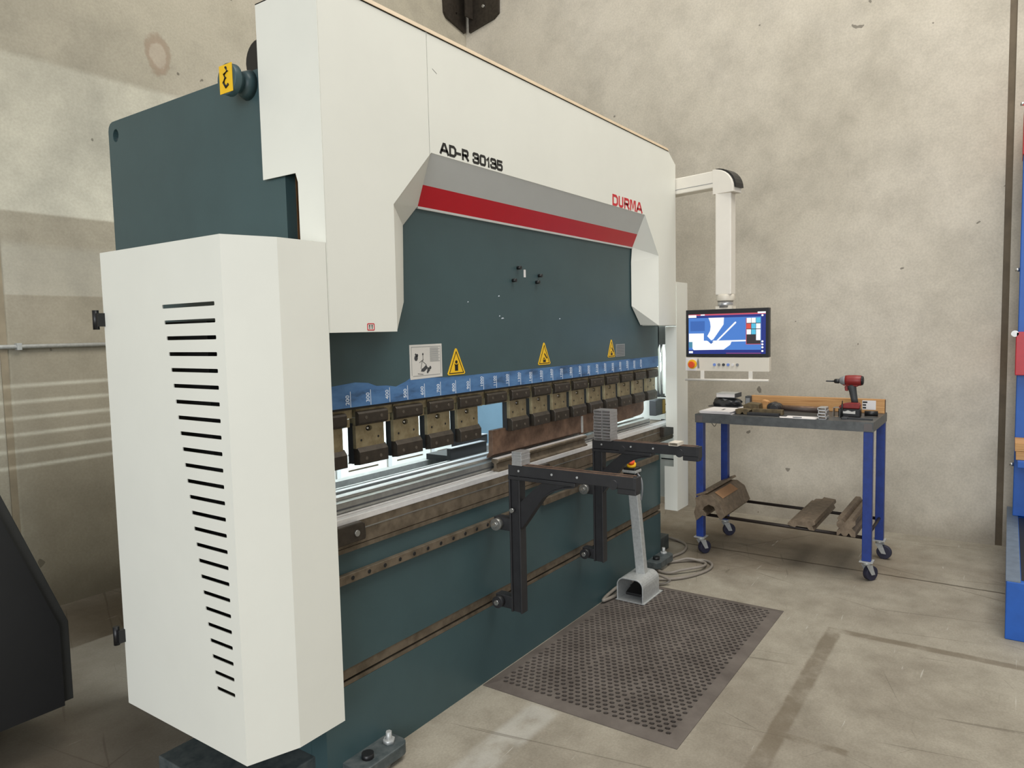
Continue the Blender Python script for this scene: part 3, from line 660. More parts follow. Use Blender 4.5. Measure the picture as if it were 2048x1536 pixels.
die = thing('die_block', 'long grey steel die lying along the bed behind the bright strip', 'die', (2.95, 1.98, 0.918))
obj('die_body', prm([(1.898, 0.9185), (2.05, 0.9185), (2.05, 0.964), (2.045, 0.969), (2.018, 0.969), (2.0, 0.945), (1.982, 0.969), (1.942, 0.969), (1.936, 0.962), (1.898, 0.962)], 'x', 1.40, 4.28), M_STEELG, die, 0.001)
obj('die_joint', box(1.40, 4.28, 1.8965, 1.899, 0.936, 0.942), M_DGREY, die)
obj('die_top_strip', box(1.40, 4.28, 1.944, 1.98, 0.969, 0.9705), M_GROUND, die)
obj('die_top_strip', box(1.40, 4.28, 2.02, 2.044, 0.969, 0.9705), M_GROUND, die)
def railprof(y, z): return [(y, z), (y + .044, z), (y + .044, z + .008), (y + .030, z + .014), (y + .028, z + .034), (y + .040, z + .042), (y + .042, z + .052), (y + .036, z + .057), (y + .008, z + .057), (y + .002, z + .052), (y + .004, z + .042), (y + .016, z + .034), (y + .014, z + .014), (y, z + .008)]
for x0, x1, lab in ((2.545, 2.735, 'short rail-shaped die nearest the bundle of flat bars'), (2.79, 3.36, 'longer rail-shaped die lying on the bed between the two black supports')):
    d = thing('rail_die', lab, 'die', ((x0 + x1) / 2, 1.87, 0.922), 'rail-shaped dies on the bed')
    obj('rail_body', prm(railprof(1.852, 0.9218), 'x', x0, x1), M_BEDST, d, 0.001)
    obj('ground_top', box(x0, x1, 1.861, 1.887, 0.9788, 0.9803), M_GROUND, d)

# ------------------------------------------------------------------ sheet supports
def support(x, y0, yend, lab):
    t = thing('sheet_support', lab, 'support arm', (x + .03, y0, 0.32), 'black sheet supports clamped to the bed front')
    w = 0.046; ya = y0 - 0.057
    obj('post', prm([(x, ya), (x + w, ya), (x + w, y0), (x, y0), (x, y0 - .008), (x + w - .008, y0 - .008), (x + w - .008, ya + .008), (x, ya + .008)], 'z', 0.325, 0.93), M_BLACKP, t, 0.002)
    obj('post_web', box(x + .012, x + .02, ya + .008, y0 - .008, 0.325, 0.93), M_BLACKP, t)
    obj('arm', plate([(yend, 0.928), (y0, 0.928), (y0, 0.975), (yend, 0.975)], [], 'x', x, x + .018), M_BLACKP, t, 0.002)
    obj('arm', plate([(yend, 0.928), (y0, 0.928), (y0, 0.975), (yend, 0.975)], [], 'x', x + .028, x + .048), M_BLACKP, t, 0.002)
    obj('arm_foot', box(x - .004, x + .05, y0 - .33, y0, 0.912, 0.927), M_BLACKP, t, 0.002)
    obj('wear_strip', box(x + .004, x + .014, yend + .01, y0 - .005, 0.975, 0.977), M_RUST, t)
    obj('wear_strip', box(x + .032, x + .044, yend + .01, y0 - .005, 0.975, 0.977), M_RUST, t)
    obj('arm_end_plate', box(x, x + .048, yend - .006, yend, 0.92, 0.975), M_BLACKP, t, 0.001)
    # curved brace
    pts = [(-.006, .69), (.035, .742), (.07, .79), (.12, .855), (.165, .885), (.215, .902), (.268, .912), (.268, .9275), (.145, .9275), (.10, .905), (.06, .872), (-.006, .812)]
    obj('curved_brace', prm([(ya - d, z) for d, z in pts], 'x', x + .008, x + .034), M_BLACKP, t, 0.002)
    obj('brace_flange', prm([(ya - d, z) for d, z in pts[:7]] + [(ya - d + .004, z - .007) for d, z in pts[:7][::-1]], 'x', x + .002, x + .040), M_BLACKP, t)
    obj('end_block', box(x + .002, x + .046, yend - .004, yend + .075, 0.905, 0.9275), M_BLACKP, t, 0.003)
    for z in (0.709, 0.362):
        h = obj('roller_bracket', box(x + .004, x + .05, y0, YBED - .024, z - .028, z + .028), M_BLACKP, t, 0.003)
        obj('roller', rods(((x - .024, YBED - .05, z), (x + .004, YBED - .05, z), 0.026), n=16), M_STEELG if z > .5 else M_BLACKP, h)
        obj('roller_bolt', rods(((x - .032, YBED - .05, z), (x - .024, YBED - .05, z), 0.012), n=6), M_CHROME, h)
    obj('knob_bolt', rods(((x - .012, y0 - .02, 0.778), (x + .0, y0 - .02, 0.778), 0.010), n=10), M_CHROME, t)
    for yy in (y0 - .055, y0 - .22, y0 - .34):
        obj('arm_bolt', rods(((x - .002, yy, 0.952), (x + .001, yy, 0.952), 0.005), n=8), M_GALV, t)
    obj('stop_lug', rods(((x - .006, yend + .09, 0.94), (x + .012, yend + .09, 0.94), 0.020), n=18), M_BLACKP, t)
    return t
support(2.48, 1.757, 1.165, 'black sheet support arm nearest the camera, carrying a bundle of flat bars')
t = support(3.265, 1.772, 1.205, 'black sheet support arm farther along, carrying stacked silver tubes')
obj_t = obj('stop_lug', rods(((3.259, 1.60, 0.935), (3.277, 1.60, 0.935), 0.018), n=18), M_BLACKP, t)

# bundle of flat bars on the near arm
for k in range(9):
    dx = random.uniform(-.002, .002)
    o = obj('flat_bar', box(2.467 + dx, 2.535 + dx, 1.678 + random.uniform(-.001, .001), 1.727 + random.uniform(-.001, .001), 0.9772 + k * .0066, 0.9835 + k * .0066), M_ALU, None, 0.0008)
    tag(o, 'short pale flat bar, %s from the bottom of the bundle on the near support' % ORD[k], 'flat bar', 'flat bars on the near support')
# hollow tubes on the far arm
def hollow(x0, x1, y0, y1, z0, z1, th=0.0016): return plate([(y0, z0), (y1, z0), (y1, z1), (y0, z1)], [[(y0 + th, z0 + th), (y1 - th, z0 + th), (y1 - th, z1 - th), (y0 + th, z1 - th)]], 'x', x0, x1)
H = 0.0157
for c, (ya, yb) in enumerate(((1.6975, 1.744), (1.649, 1.6955))):
    for r in range(10):
        dx = random.uniform(-.004, .004); dy = random.uniform(-.0005, .0005)
        o = obj('rectangular_tube', hollow(3.232 + dx, 3.312 + dx, ya + dy, yb + dy, 0.9774 + r * H, 0.9774 + r * H + H - .0006), M_ALU)
        tag(o, 'short silver rectangular tube in the %s column, %s from the bottom of the stack' % (('machine-side', 'outer')[c], ORD[r]), 'tube', 'stacked silver tubes on the far support')
o = obj('rectangular_tube', hollow(3.235, 3.312, 1.292, 1.338, 0.9774, 0.9935), M_CREAM); tag(o, 'single short pale tube lying alone on the far black arm', 'tube')

# ------------------------------------------------------------------ foot switch stand
fs = thing('foot_switch_stand', 'grey foot switch with arched steel guard and tall post on the mat', 'foot switch', (3.72, 1.70, 0.0135))
Z0 = 0.0135
def arch(w, h, r, th, n=6):
    o = [(-w, 0)]; i = [(-w + th, 0)]
    for cx, a0 in ((-w + r, 180), (w - r, 90)):
        for k in range(n + 1):
            a = math.radians(a0 - 90 * k / n); o.append((cx + r * math.cos(a), h - r + r * math.sin(a))); i.append((cx + (r - th) * math.cos(a), h - r + (r - th) * math.sin(a)))
    o.append((w, 0)); i.append((w - th, 0)); return o + i[::-1]
ar = [(1.715 + a, Z0 + .004 + b) for a, b in arch(0.080, 0.128, 0.045, 0.006)]
obj('guard', prm(ar, 'x', 3.575, 3.80), M_GALV, fs, 0.001)
obj('base_plate', box(3.57, 3.83, 1.625, 1.80, Z0, Z0 + .004), M_GALV, fs)
obj('pedal', prm([(3.62, Z0 + .02), (3.76, Z0 + .055), (3.76, Z0 + .07), (3.62, Z0 + .035)], 'y', 1.668, 1.762), M_BLACKPL, fs, 0.003)
obj('switch_body', box(3.70, 3.79, 1.66, 1.77, Z0 + .004, Z0 + .05), M_BLACKPL, fs)
pm = bmesh.new(); a = [(3.70, 1.68, .14), (3.75, 1.735, .14)]
vb = [(3.69, 1.675), (3.735, 1.675), (3.735, 1.73), (3.69, 1.73)]
lo_ = [pm.verts.new((x, y, 0.138)) for x, y in vb]; hi_ = [pm.verts.new((x - .045, y + .030, 0.70)) for x, y in vb]
pm.faces.new(lo_[::-1]); pm.faces.new(hi_)
for i in range(4): pm.faces.new((lo_[i], lo_[(i + 1) % 4], hi_[(i + 1) % 4], hi_[i]))
obj('post', pm, M_GALV, fs, 0.003)
eb = obj('switch_box', box(3.63, 3.70, 1.70, 1.775, 0.695, 0.765), M_BLACKPL, fs, 0.006)
obj('box_lid', box(3.626, 3.704, 1.696, 1.779, 0.735, 0.75), M_GALV, eb, 0.002)
obj('button_collar', rods(((3.662, 1.738, 0.765), (3.655, 1.735, 0.785), 0.026), n=18), M_YEL, eb)
obj('stop_button', rods(((3.655, 1.735, 0.785), (3.648, 1.732, 0.80), 0.016, 0.020), n=18), M_ORANGE, eb, label='orange mushroom stop button')
obj('stand_lead', tube(bmesh.new(), spline([(3.66, 1.70, .73), (3.65, 1.672, .70), (3.652, 1.668, .64), (3.665, 1.682, .58)]), 0.005, 6), M_GREYP, eb)

# cables on the floor
def cable(pts, r, lab, sub=10):
    o = obj('floor_cable', tube(bmesh.new(), spline(pts, sub), r, 8), M_CABLE); tag(o, lab, 'cable', 'grey cables on the floor')
cz = 0.011
cable([(3.80, 1.74, .045), (3.9, 1.80, .03), (3.98, 1.76, cz), (4.05, 1.66, cz), (4.16, 1.58, cz), (4.32, 1.53, cz), (4.44, 1.545, cz), (4.49, 1.62, cz), (4.42, 1.72, cz), (4.28, 1.83, cz), (4.16, 1.80, cz), (4.14, 1.72, cz), (4.2, 1.655, cz + .012), (4.33, 1.565, cz + .016), (4.45, 1.60, cz), (4.43, 1.70, cz + .014), (4.38, 1.77, cz), (4.45, 1.82, cz), (4.6, 1.80, cz), (4.75, 1.84, cz), (4.84, 1.95, cz), (4.86, 2.06, cz)], 0.009, 'thin grey cable looped twice on the floor beside the foot switch')
cable([(3.79, 1.775, .06), (3.72, 1.83, .05), (3.62, 1.852, .03), (3.52, 1.845, Z0 + .012), (3.50, 1.835, Z0 + .010), (3.60, 1.815, Z0 + .010), (3.72, 1.812, Z0 + .01), (3.84, 1.78, Z0 + .01)], 0.010, 'thicker grey cable curling behind the foot switch guard')
cable([(3.80, 1.715, .10), (3.88, 1.69, .085), (3.94, 1.66, .055), (3.97, 1.64, .03), (3.95, 1.67, cz), (3.88, 1.735, cz + .005)], 0.008, 'short grey cable bending down behind the guard')

# ------------------------------------------------------------------ rubber mat with real holes
def make_mat():
    x0, x1, y0, y1 = 2.395, 3.913, 0.965, 1.858; b = 0.052; h = 0.0125
    nx, ny = 50, 25
    bm = bmesh.new(); X0, X1, Y0, Y1 = x0 + b, x1 - b, y0 + b, y1 - b
    # three bands separated by solid seams
    seams = 2; sw = 0.007; bw = (Y1 - Y0 - sw * seams) / 3; px = (X1 - X0) / nx
    def cell(cx0, cx1, cy0, cy1, r):
        cx, cy = (cx0 + cx1) / 2, (cy0 + cy1) / 2
        o = [(cx1, cy), (cx1, cy1), (cx, cy1), (cx0, cy1), (cx0, cy), (cx0, cy0), (cx, cy0), (cx1, cy0)]
        O = [bm.verts.new((p[0], p[1], h)) for p in o]
        T = [bm.verts.new((cx + r * math.cos(math.pi / 4 * k), cy + r * math.sin(math.pi / 4 * k), h)) for k in range(8)]
        L = [bm.verts.new((v.co.x, v.co.y, 0.003)) for v in T]
        for k in range(8):
            j = (k + 1) % 8
            bm.faces.new((O[k], O[j], T[j], T[k])); bm.faces.new((T[k], T[j], L[j], L[k]))
    def quad(a, b_, c, d): bm.faces.new([bm.verts.new(p) for p in (a, b_, c, d)])
    for s in range(3):
        ys = Y0 + s * (bw + sw); m = 8; py = bw / m
        for i in range(nx):
            sh = 0.25 * py if i % 2 else -0.25 * py
            lo, hi = ys, ys + bw
            for j in range(m):
                a = ys + j * py; c = a + py
                # stagger the hole inside its own cell
                cx0, cx1 = X0 + i * px, X0 + (i + 1) * px
                cxm, cym = (cx0 + cx1) / 2, (a + c) / 2 + sh * 0.9
                r = 0.0108
                o = [(cx1, (a + c) / 2), (cx1, c), (cxm, c), (cx0, c), (cx0, (a + c) / 2), (cx0, a), (cxm, a), (cx1, a)]
                O = [bm.verts.new((p[0], p[1], h)) for p in o]
                T = [bm.verts.new((cxm + r * math.cos(math.pi / 4 * k), cym + r * math.sin(math.pi / 4 * k), h)) for k in range(8)]
                Lw = [bm.verts.new((v.co.x, v.co.y, 0.003)) for v in T]
                for k in range(8):
                    jj = (k + 1) % 8
                    bm.faces.new((O[k], O[jj], T[jj], T[k])); bm.faces.new((T[k], T[jj], Lw[jj], Lw[k]))
        if s < 2: quad((X0, ys + bw, h), (X1, ys + bw, h), (X1, ys + bw + sw, h), (X0, ys + bw + sw, h))
    P = [(x0, y0), (x1, y0), (x1, y1), (x0, y1)]; Q = [(X0, Y0), (X1, Y0), (X1, Y1), (X0, Y1)]
    for k in range(4):
        j = (k + 1) % 4
        quad((*P[k], 0.003), (*P[j], 0.003), (*Q[j], h), (*Q[k], h))
    bmesh.ops.recalc_face_normals(bm, faces=bm.faces[:])
    return bm, box(x0, x1, y0, y1, 0.0005, 0.003)
mt = thing('rubber_mat', 'brown grey rubber anti-fatigue mat with rows of round holes', 'mat', (3.15, 1.41, 0))
a, b = make_mat()
obj('mat_surface', a, M_RUBBER, mt); obj('mat_base', b, M_RUBBER, mt)

# ------------------------------------------------------------------ control panel on its arm
cp = thing('control_panel', 'swing arm control panel with lit blue screen and red stop button', 'control panel', (4.35, 1.42, 1.25))
Pz = 2.42
ad = Vector((0.222, 0.975, 0)); el = Vector((4.345, 1.425, 0)); p2 = el + ad * 0.66
nrm = Vector((0.975, -0.222, 0))
def armbox(d0, d1, w, z0, z1):
    bm = bmesh.new(); pts = [el + ad * d0 - nrm * w, el + ad * d0 + nrm * w, el + ad * d1 + nrm * w, el + ad * d1 - nrm * w]
    return prism(bm, [(p.x, p.y) for p in pts], 'z', z0, z1)
obj('swing_arm', armbox(0.055, 0.72, 0.045, 2.382, 2.482), M_ARM, cp, 0.006, label='cream horizontal swing arm')
obj('arm_groove', armbox(0.055, 0.72, 0.0465, 2.408, 2.411), M_GREYP, cp)
# elbow: quarter-round seen from the side, with a black back
pts = [(el + ad * 0.058), ]
prof = [(0.058, 2.376), (0.058, 2.488)]
for k in range(9):
    a_ = math.radians(90 + 90 * k / 8); prof.append((0.058 - .0 + 0.135 * math.cos(a_) - 0.0, 2.365 + 0.123 * math.sin(a_)))
prof.append((-0.077, 2.34)); prof.append((0.058, 2.34))
bm = bmesh.new()
V1 = [bm.verts.new((el + ad * p - nrm * .05 + Vector((0, 0, z)))) for p, z in prof]; V2 = [bm.verts.new((el + ad * p + nrm * .05 + Vector((0, 0, z)))) for p, z in prof]
bm.faces.new(V1[::-1]); bm.faces.new(V2)
for i in range(len(prof)): bm.faces.new((V1[i], V1[(i + 1) % len(prof)], V2[(i + 1) % len(prof)], V2[i]))
bmesh.ops.recalc_face_normals(bm, faces=bm.faces[:])
eo = obj('elbow', bm, M_ARM, cp, 0.003)
bm = bmesh.new(); arc = [(0.05 + 0.136 * math.cos(math.radians(90 + 90 * k / 8)), 2.366 + 0.126 * math.sin(math.radians(90 + 90 * k / 8))) for k in range(9)]
arc2 = [(0.05 + 0.12 * math.cos(math.radians(90 + 90 * k / 8)), 2.366 + 0.108 * math.sin(math.radians(90 + 90 * k / 8))) for k in range(9)]
ring = arc + arc2[::-1]
V1 = [bm.verts.new((el + ad * p - nrm * .032 + Vector((0, 0, z)))) for p, z in ring]; V2 = [bm.verts.new((el + ad * p + nrm * .053 + Vector((0, 0, z)))) for p, z in ring]
for k in range(8):
    a0, a1, b0, b1 = k, k + 1, 17 - k, 16 - k
    for f in ((V1[a0], V1[a1], V1[b1], V1[b0]), (V2[b0], V2[b1], V2[a1], V2[a0]), (V1[a0], V2[a0], V2[a1], V1[a1]), (V1[b0], V1[b1], V2[b1], V2[b0])): bm.faces.new(f)
bm.faces.new((V1[0], V1[17], V2[17], V2[0])); bm.faces.new((V1[8], V2[8], V2[9], V1[9]))
bmesh.ops.recalc_face_normals(bm, faces=bm.faces[:])
xf(bm, Matrix.Translation(-ad * .003 + Vector((0, 0, .002))))
obj('elbow_cap', bm, M_BLACKPL, eo, label='black cap round the elbow')
obj('drop_post', box(4.302, 4.392, 1.378, 1.474, 1.735, 2.345), M_ARM, cp, 0.006, label='cream vertical drop post')
obj('swivel_ring', rods(((4.347, 1.426, 1.70), (4.347, 1.426, 1.737), 0.054), n=24), M_CREAM, cp, 0.003)
obj('swivel_neck', rods(((4.347, 1.426, 1.66), (4.347, 1.426, 1.70), 0.046), n=24), M_ALU, cp)
obj('swivel_mount', box(4.31, 4.385, 1.375, 1.475, 1.63, 1.668), M_CREAM, cp)
mon = obj('monitor', box(4.300, 4.335, 1.153, 1.660, 1.36, 1.650), M_BLACKPL, cp, 0.003, label='flat black monitor')
obj('monitor_back', box(4.335, 4.40, 1.20, 1.61, 1.30, 1.62), M_CREAM, cp, 0.01)
# the picture: y runs right->left, so u (0..1) is mapped leftwards from y=1.66
U0, U1, V0, V1_ = 0.035, 0.965, 0.07, 0.92
def scr(u, v): return (1.660 - 0.507 * u, 1.36 + 0.29 * v)
def flat(pts, mat, lay):
    bm = bmesh.new(); x = 4.2992 - 0.00035 * lay
    return prism(bm, [scr(u, v) for u, v in pts], 'x', x - .0003, x), mat
R4 = lambda a, b, c, d: [(a, c), (b, c), (b, d), (a, d)]
E_BLUE = emit('screen_blue', (84, 140, 226), 1.0); E_NAVY = emit('screen_navy', (44, 60, 150), 0.9); E_WHITE = emit('screen_white', (250, 252, 255), 1.25)
E_PINK = emit('screen_pink', (226, 96, 118), 0.95); E_RED = emit('screen_red', (238, 92, 78), 1.0); E_CYAN = emit('screen_cyan', (96, 205, 240), 1.05); E_GREY = emit('screen_grey', (70, 62, 66), 0.8); E_TEAL = emit('screen_teal', (90, 160, 190), .9); E_MID = emit('screen_mid', (70, 120, 205), .9)
scrn = obj('display', *flat(R4(.035, .962, .065, .90), E_NAVY, 0), mon, label='lit display showing a bending diagram')
def sp(name, pts, m, lay): obj(name, *flat(pts, m, lay), scrn)
sp('title_bar', R4(.035, .962, .875, .905), E_PINK, 1); sp('title_block', R4(.035, .135, .835, .89), E_WHITE, 2); sp('title_block', R4(.19, .24, .875, .90), E_WHITE, 2); sp('title_block', R4(.87, .962, .89, .925), E_WHITE, 2)
sp('drawing_field', R4(.037, .91, .15, .825), E_BLUE, 1); sp('drawing_shade', R4(.06, .24, .55, .76), E_MID, 2)
arc_ = [(.29 + .022 * math.sin(math.radians(180 * k / 8)) , .80 - .40 * k / 8) for k in range(9)]
sp('punch_drawing', [(.285, .825), (.305, .74), (.312, .64), (.305, .55), (.27, .44), (.32, .35), (.345, .37), (.47, .68), (.475, .825)], E_WHITE, 2)
sp('die_drawing', [(.04, .50), (.228, .50), (.228, .345), (.265, .345), (.315, .30), (.345, .345), (.735, .355), (.735, .325), (.565, .32), (.55, .255), (.47, .155), (.10, .145), (.085, .18), (.085, .30), (.04, .31)], E_WHITE, 2)
sp('notch_drawing', [(.285, .325), (.35, .325), (.318, .275)], E_MID, 3)
sp('sheet_drawing', [(.385, .35), (.60, .72), (.612, .735), (.622, .725), (.62, .705), (.41, .35)], E_WHITE, 3)
sp('menu_panel', R4(.742, .905, .27, .80), E_GREY, 2); sp('menu_border', R4(.735, .742, .26, .80), E_PINK, 2); sp('menu_border', R4(.735, .91, .26, .272), E_PINK, 3)
cols = [[E_WHITE, E_WHITE, E_CYAN], [E_RED, E_CYAN, E_WHITE], [E_WHITE, E_CYAN, E_WHITE]]
for r in range(3):
    for c in range(3):
        u = .744 + c * .0545; v_ = .70 - r * .117
        sp('menu_key', R4(u, u + .05, v_, v_ + .103), cols[r][c], 3)
sp('menu_key', R4(.853, .903, .345, .465), E_WHITE, 3)
for v_ in (.84, .31, .25, .19, .115): sp('side_icon', [(.925 + a, v_ + b) for a, b in ellipse(0, .01, .013, .022, 8)], E_WHITE, 3)
sp('corner_icon', R4(.04, .085, .20, .32), E_TEAL, 3); sp('corner_icon', R4(.04, .09, .08, .125), E_WHITE, 3); sp('foot_line', R4(.5, .91, .075, .083), E_PINK, 3)
pnl = obj('button_panel', box(4.302, 4.345, 1.153, 1.664, 1.272, 1.358), M_CREAM, cp, 0.003, label='cream button panel below the monitor')
obj('panel_plate', box(4.3005, 4.302, 1.592, 1.662, 1.275, 1.355), M_PAPER, pnl)
obj('stop_collar', rods(((4.3005, 1.618, 1.315), (4.292, 1.618, 1.315), 0.0285), n=24), M_YEL, pnl)
obj('stop_button', rods(((4.292, 1.616, 1.313), (4.272, 1.616, 1.313), 0.016, 0.021), n=20), M_ORANGE, pnl, 0.003, label='orange red mushroom stop button')
ml = [paint('lamp_blue', (120, 150, 220), .4), M_GREYP, M_DGREY, M_BLUE, M_YEL, M_GREYP, M_CREAM]
for k in range(6): obj('push_button', rods(((4.302, 1.478 - k * .028, 1.313), (4.294, 1.478 - k * .028, 1.313), 0.0085), n=12), [ml[0], M_GREYP, M_DGREY, ml[0], M_PAPER, M_GREYP][k], pnl)
obj('panel_slot', prm([(1.585, 1.29), (1.590, 1.33), (1.582, 1.352), (1.576, 1.33), (1.574, 1.29)], 'x', 4.300, 4.3025), M_GREYP, pnl)
for y in (1.555, 1.26): obj('handle_bracket', box(4.300, 4.306, y - .012, y + .012, 1.217, 1.275), M_ARM, cp)
obj('handle_bar', rods(((4.296, 1.153, 1.222), (4.296, 1.664, 1.218), 0.0075)), M_ARM, cp)

# ------------------------------------------------------------------ blue trolley
TX0, TX1, TY0, TY1, TZ = 4.62, 5.185, 0.640, 1.722, 0.962
tr = thing('steel_trolley', 'blue legged steel trolley on swivel casters by the far wall', 'trolley', ((TX0 + TX1) / 2, (TY0 + TY1) / 2, 0))
M_TFR = paint('bare_dark_angle_steel', (96, 98, 98), 0.45, 0.4, var=0.14, scale=22, bump=0.15)
obj('top_sheet', box(TX0 + .004, TX1 - .004, TY0 + .004, TY1 - .004, TZ - .006, TZ), M_TFR, tr)
for a in ((TX0, TX0 + .005, TY0, TY1), (TX1 - .005, TX1, TY0, TY1), (TX0 + .005, TX1 - .005, TY0, TY0 + .005), (TX0 + .005, TX1 - .005, TY1 - .005, TY1)):
    obj('top_rail', box(*a, TZ - .056, TZ + .001), M_TFR, tr)
cx_dirs = {(0, 0): 0.5, (0, 1): 0.6, (1, 0): -0.6, (1, 1): 0.3}
for ix, x in enumerate((TX0 + .004, TX1 - .054)):
    for iy, y in enumerate((TY0 + .004, TY1 - .054)):
        obj('leg', box(x, x + .05, y, y + .05, 0.125, TZ - .057), M_BLUE, tr, 0.003)
        obj('leg_cap', box(x - .0055, x - .004, y + .003, y + .047, TZ - .05, TZ - .008) if ix == 0 else box(x + .001, x + .049, y + .001, y + .049, TZ - .0565, TZ - .05), paint('primed_weld', (100, 94, 92), .5), tr)
        cs_ = obj('caster', box(x - .012, x + .062, y - .012, y + .062, 0.119, 0.125), M_GALV, tr)
        cxx, cyy = x + .025, y + .025; ang = cx_dirs[(ix, iy)] - 1.1
        dv = Vector((math.cos(ang), math.sin(ang), 0)); nv = Vector((-dv.y, dv.x, 0)); wc = Vector((cxx, cyy, .045)) + dv * .03
        obj('caster_swivel', rods(((cxx, cyy, .10), (cxx, cyy, .119), 0.024), n=14), M_GALV, cs_)
        for s in (-1, 1):
            bm = bmesh.new(); o_ = nv * s * .020
            q = [Vector((cxx, cyy, .10)) - dv * .022, Vector((cxx, cyy, .10)) + dv * .022, wc + dv * .016 - Vector((0, 0, .008)), wc - dv * .012 - Vector((0, 0, .008))]
            v1 = [bm.verts.new(p + o_) for p in q]; v2 = [bm.verts.new(p + o_ + nv * s * .002) for p in q]
            bm.faces.new(v1); bm.faces.new(v2[::-1])
            for k in range(4): bm.faces.new((v1[k], v1[(k + 1) % 4], v2[(k + 1) % 4], v2[k]))
            bmesh.ops.recalc_face_normals(bm, faces=bm.faces[:]); obj('caster_fork', bm, M_GALV, cs_)
        obj('caster_wheel', rods((wc - nv * .016, wc + nv * .016, 0.0445), n=24), M_TYRE, cs_, 0.003)
M_DKRAIL = paint('dark_round_bar', (44, 36, 32), .5, .3, var=.1)
for x in (TX0 + .029, TX1 - .029): obj('shelf_rail', rods(((x, TY0 + .05, 0.262), (x, TY1 - .05, 0.277), 0.0105)), M_DKRAIL, tr)
for y in (TY0 + .029, TY1 - .029): obj('end_rail', rods(((TX0 + .05, y, 0.27), (TX1 - .05, y, 0.27), 0.009)), M_DKRAIL, tr)
# wire hook under the top
o = obj('wire_hook', tube(bmesh.new(), spline([(4.70, 1.60, TZ - .008), (4.70, 1.602, .905), (4.70, 1.615, .875), (4.70, 1.635, .895), (4.70, 1.645, .915)]), 0.002, 6), M_INK); tag(o, 'bent black wire dangling under the trolley top', 'wire')

# bending dies on the lower rails
def multi_v(cx, cz, s, rot=0, n=4):
    """square multi-V block profile around (0,0)"""
    base = [(-1, -1), (-.55, -1), (-.3, -.6), (-.05, -1), (.3, -1), (.55, -.72), (.8, -1), (1, -1), (1, -.5), (.7, -.2), (1, .1), (1, .5), (.75, .72), (1, 1), (.45, 1), (.15, .55), (-.15, 1), (-.6, 1), (-.75, .8), (-1, 1), (-1, .45), (-.6, 0), (-1, -.45)]
    c, s_ = math.cos(rot), math.sin(rot)
    return [(cx + s * (a * c - b * s_), cz + s * (a * s_ + b * c)) for a, b in base]
M_DIEB = paint('brown_die_steel', (132, 116, 98), 0.5, 0.35, var=0.12, scale=30, bump=0.15, tint=(104, 90, 74))
o = obj('multi_v_die', prm([(y, z) for y, z in multi_v(0.775, 0.325, 0.052)], 'x', 4.585, 5.24), M_DIEB, None, 0.001); tag(o, 'square multi-groove bending die nearest the front right trolley leg', 'die', 'bending dies on the trolley')
o = obj('grooved_die', prm([(0.955, 0.2785), (0.985, 0.2795), (1.0, 0.298), (1.05, 0.302), (1.07, 0.285), (1.095, 0.29), (1.115, 0.30), (1.108, 0.315), (1.09, 0.312), (1.085, 0.327), (1.04, 0.332), (1.03, 0.345), (0.955, 0.338), (0.95, 0.318), (0.968, 0.306)], 'x', 4.59, 5.25), M_DIEB, None, 0.001); tag(o, 'flat grooved bending die lying across the middle of the trolley rails', 'die', 'bending dies on the trolley')
o = obj('gooseneck_die', prm([(1.715, 0.30), (1.70, 0.245), (1.66, 0.285), (1.63, 0.285), (1.63, 0.30), (1.655, 0.325), (1.645, 0.345), (1.615, 0.365), (1.58, 0.355), (1.555, 0.300), (1.535, 0.268), (1.505, 0.300), (1.545, 0.395), (1.60, 0.430), (1.665, 0.425), (1.705, 0.400), (1.70, 0.355)], 'x', 4.575, 5.14), M_DIEB, None, 0.001); tag(o, 'bulky hooked bending die at the machine end of the trolley', 'die', 'bending dies on the trolley')
o = obj('steel_strip', prm([(1.63, 0.436), (1.70, 0.409), (1.712, 0.418), (1.64, 0.448)], 'x', 4.60, 5.22), M_DIEB, None, 0.001); tag(o, 'dark steel strip resting on top of the hooked die', 'steel strip')
o = obj('card_sheet', prm([(1.545, 0.3975), (1.60, 0.4325), (1.6, 0.4345), (1.543, 0.3995)], 'x', 4.66, 4.98), M_CARD); tag(o, 'tan card sheet lying on the hooked die', 'card')

# ------------------------------------------------------------------ things on the trolley top
def sheet_stack(name, lab, cat, x0, x1, y0, y1, z0, n, th, mat, jit=.01, group=None):
    t = thing(name, lab, cat, ((x0 + x1) / 2, (y0 + y1) / 2, z0), group)
    for k in range(n):
        a, b, r = random.uniform(-jit, jit), random.uniform(-jit, jit), random.uniform(-.05, .05)
        bm = box(x0 + a, x1 + a, y0 + b, y1 + b, z0 + k * th, z0 + (k + .85) * th)
        c = Vector(((x0 + x1) / 2, (y0 + y1) / 2, 0)); xf(bm, Matrix.Translation(c) @ Matrix.Rotation(r, 4, 'Z') @ Matrix.Translation(-c))
        obj('sheet', bm, mat, t)
    return t
ps = sheet_stack('paper_stack', 'loose pile of white papers at the corner of the trolley', 'papers', 4.655, 4.90, 1.49, 1.70, TZ + .0012, 5, .0042, M_PAPER, .008)
obj('black_print', box(4.74, 4.80, 1.57, 1.585, TZ + .0212, TZ + .0218), M_INK, ps)
ps2 = sheet_stack('paper_sheets', 'curled white sheets under the black bag', 'papers', 4.93, 5.13, 1.46, 1.69, TZ + .0012, 3, .005, M_PAPER, .012)
t = thing('black_bag', 'crumpled black plastic bag on the papers', 'bag', (5.03, 1.635, TZ + .016))
bm = bmesh.new(); bmesh.ops.create_icosphere(bm, subdivisions=3, radius=1)
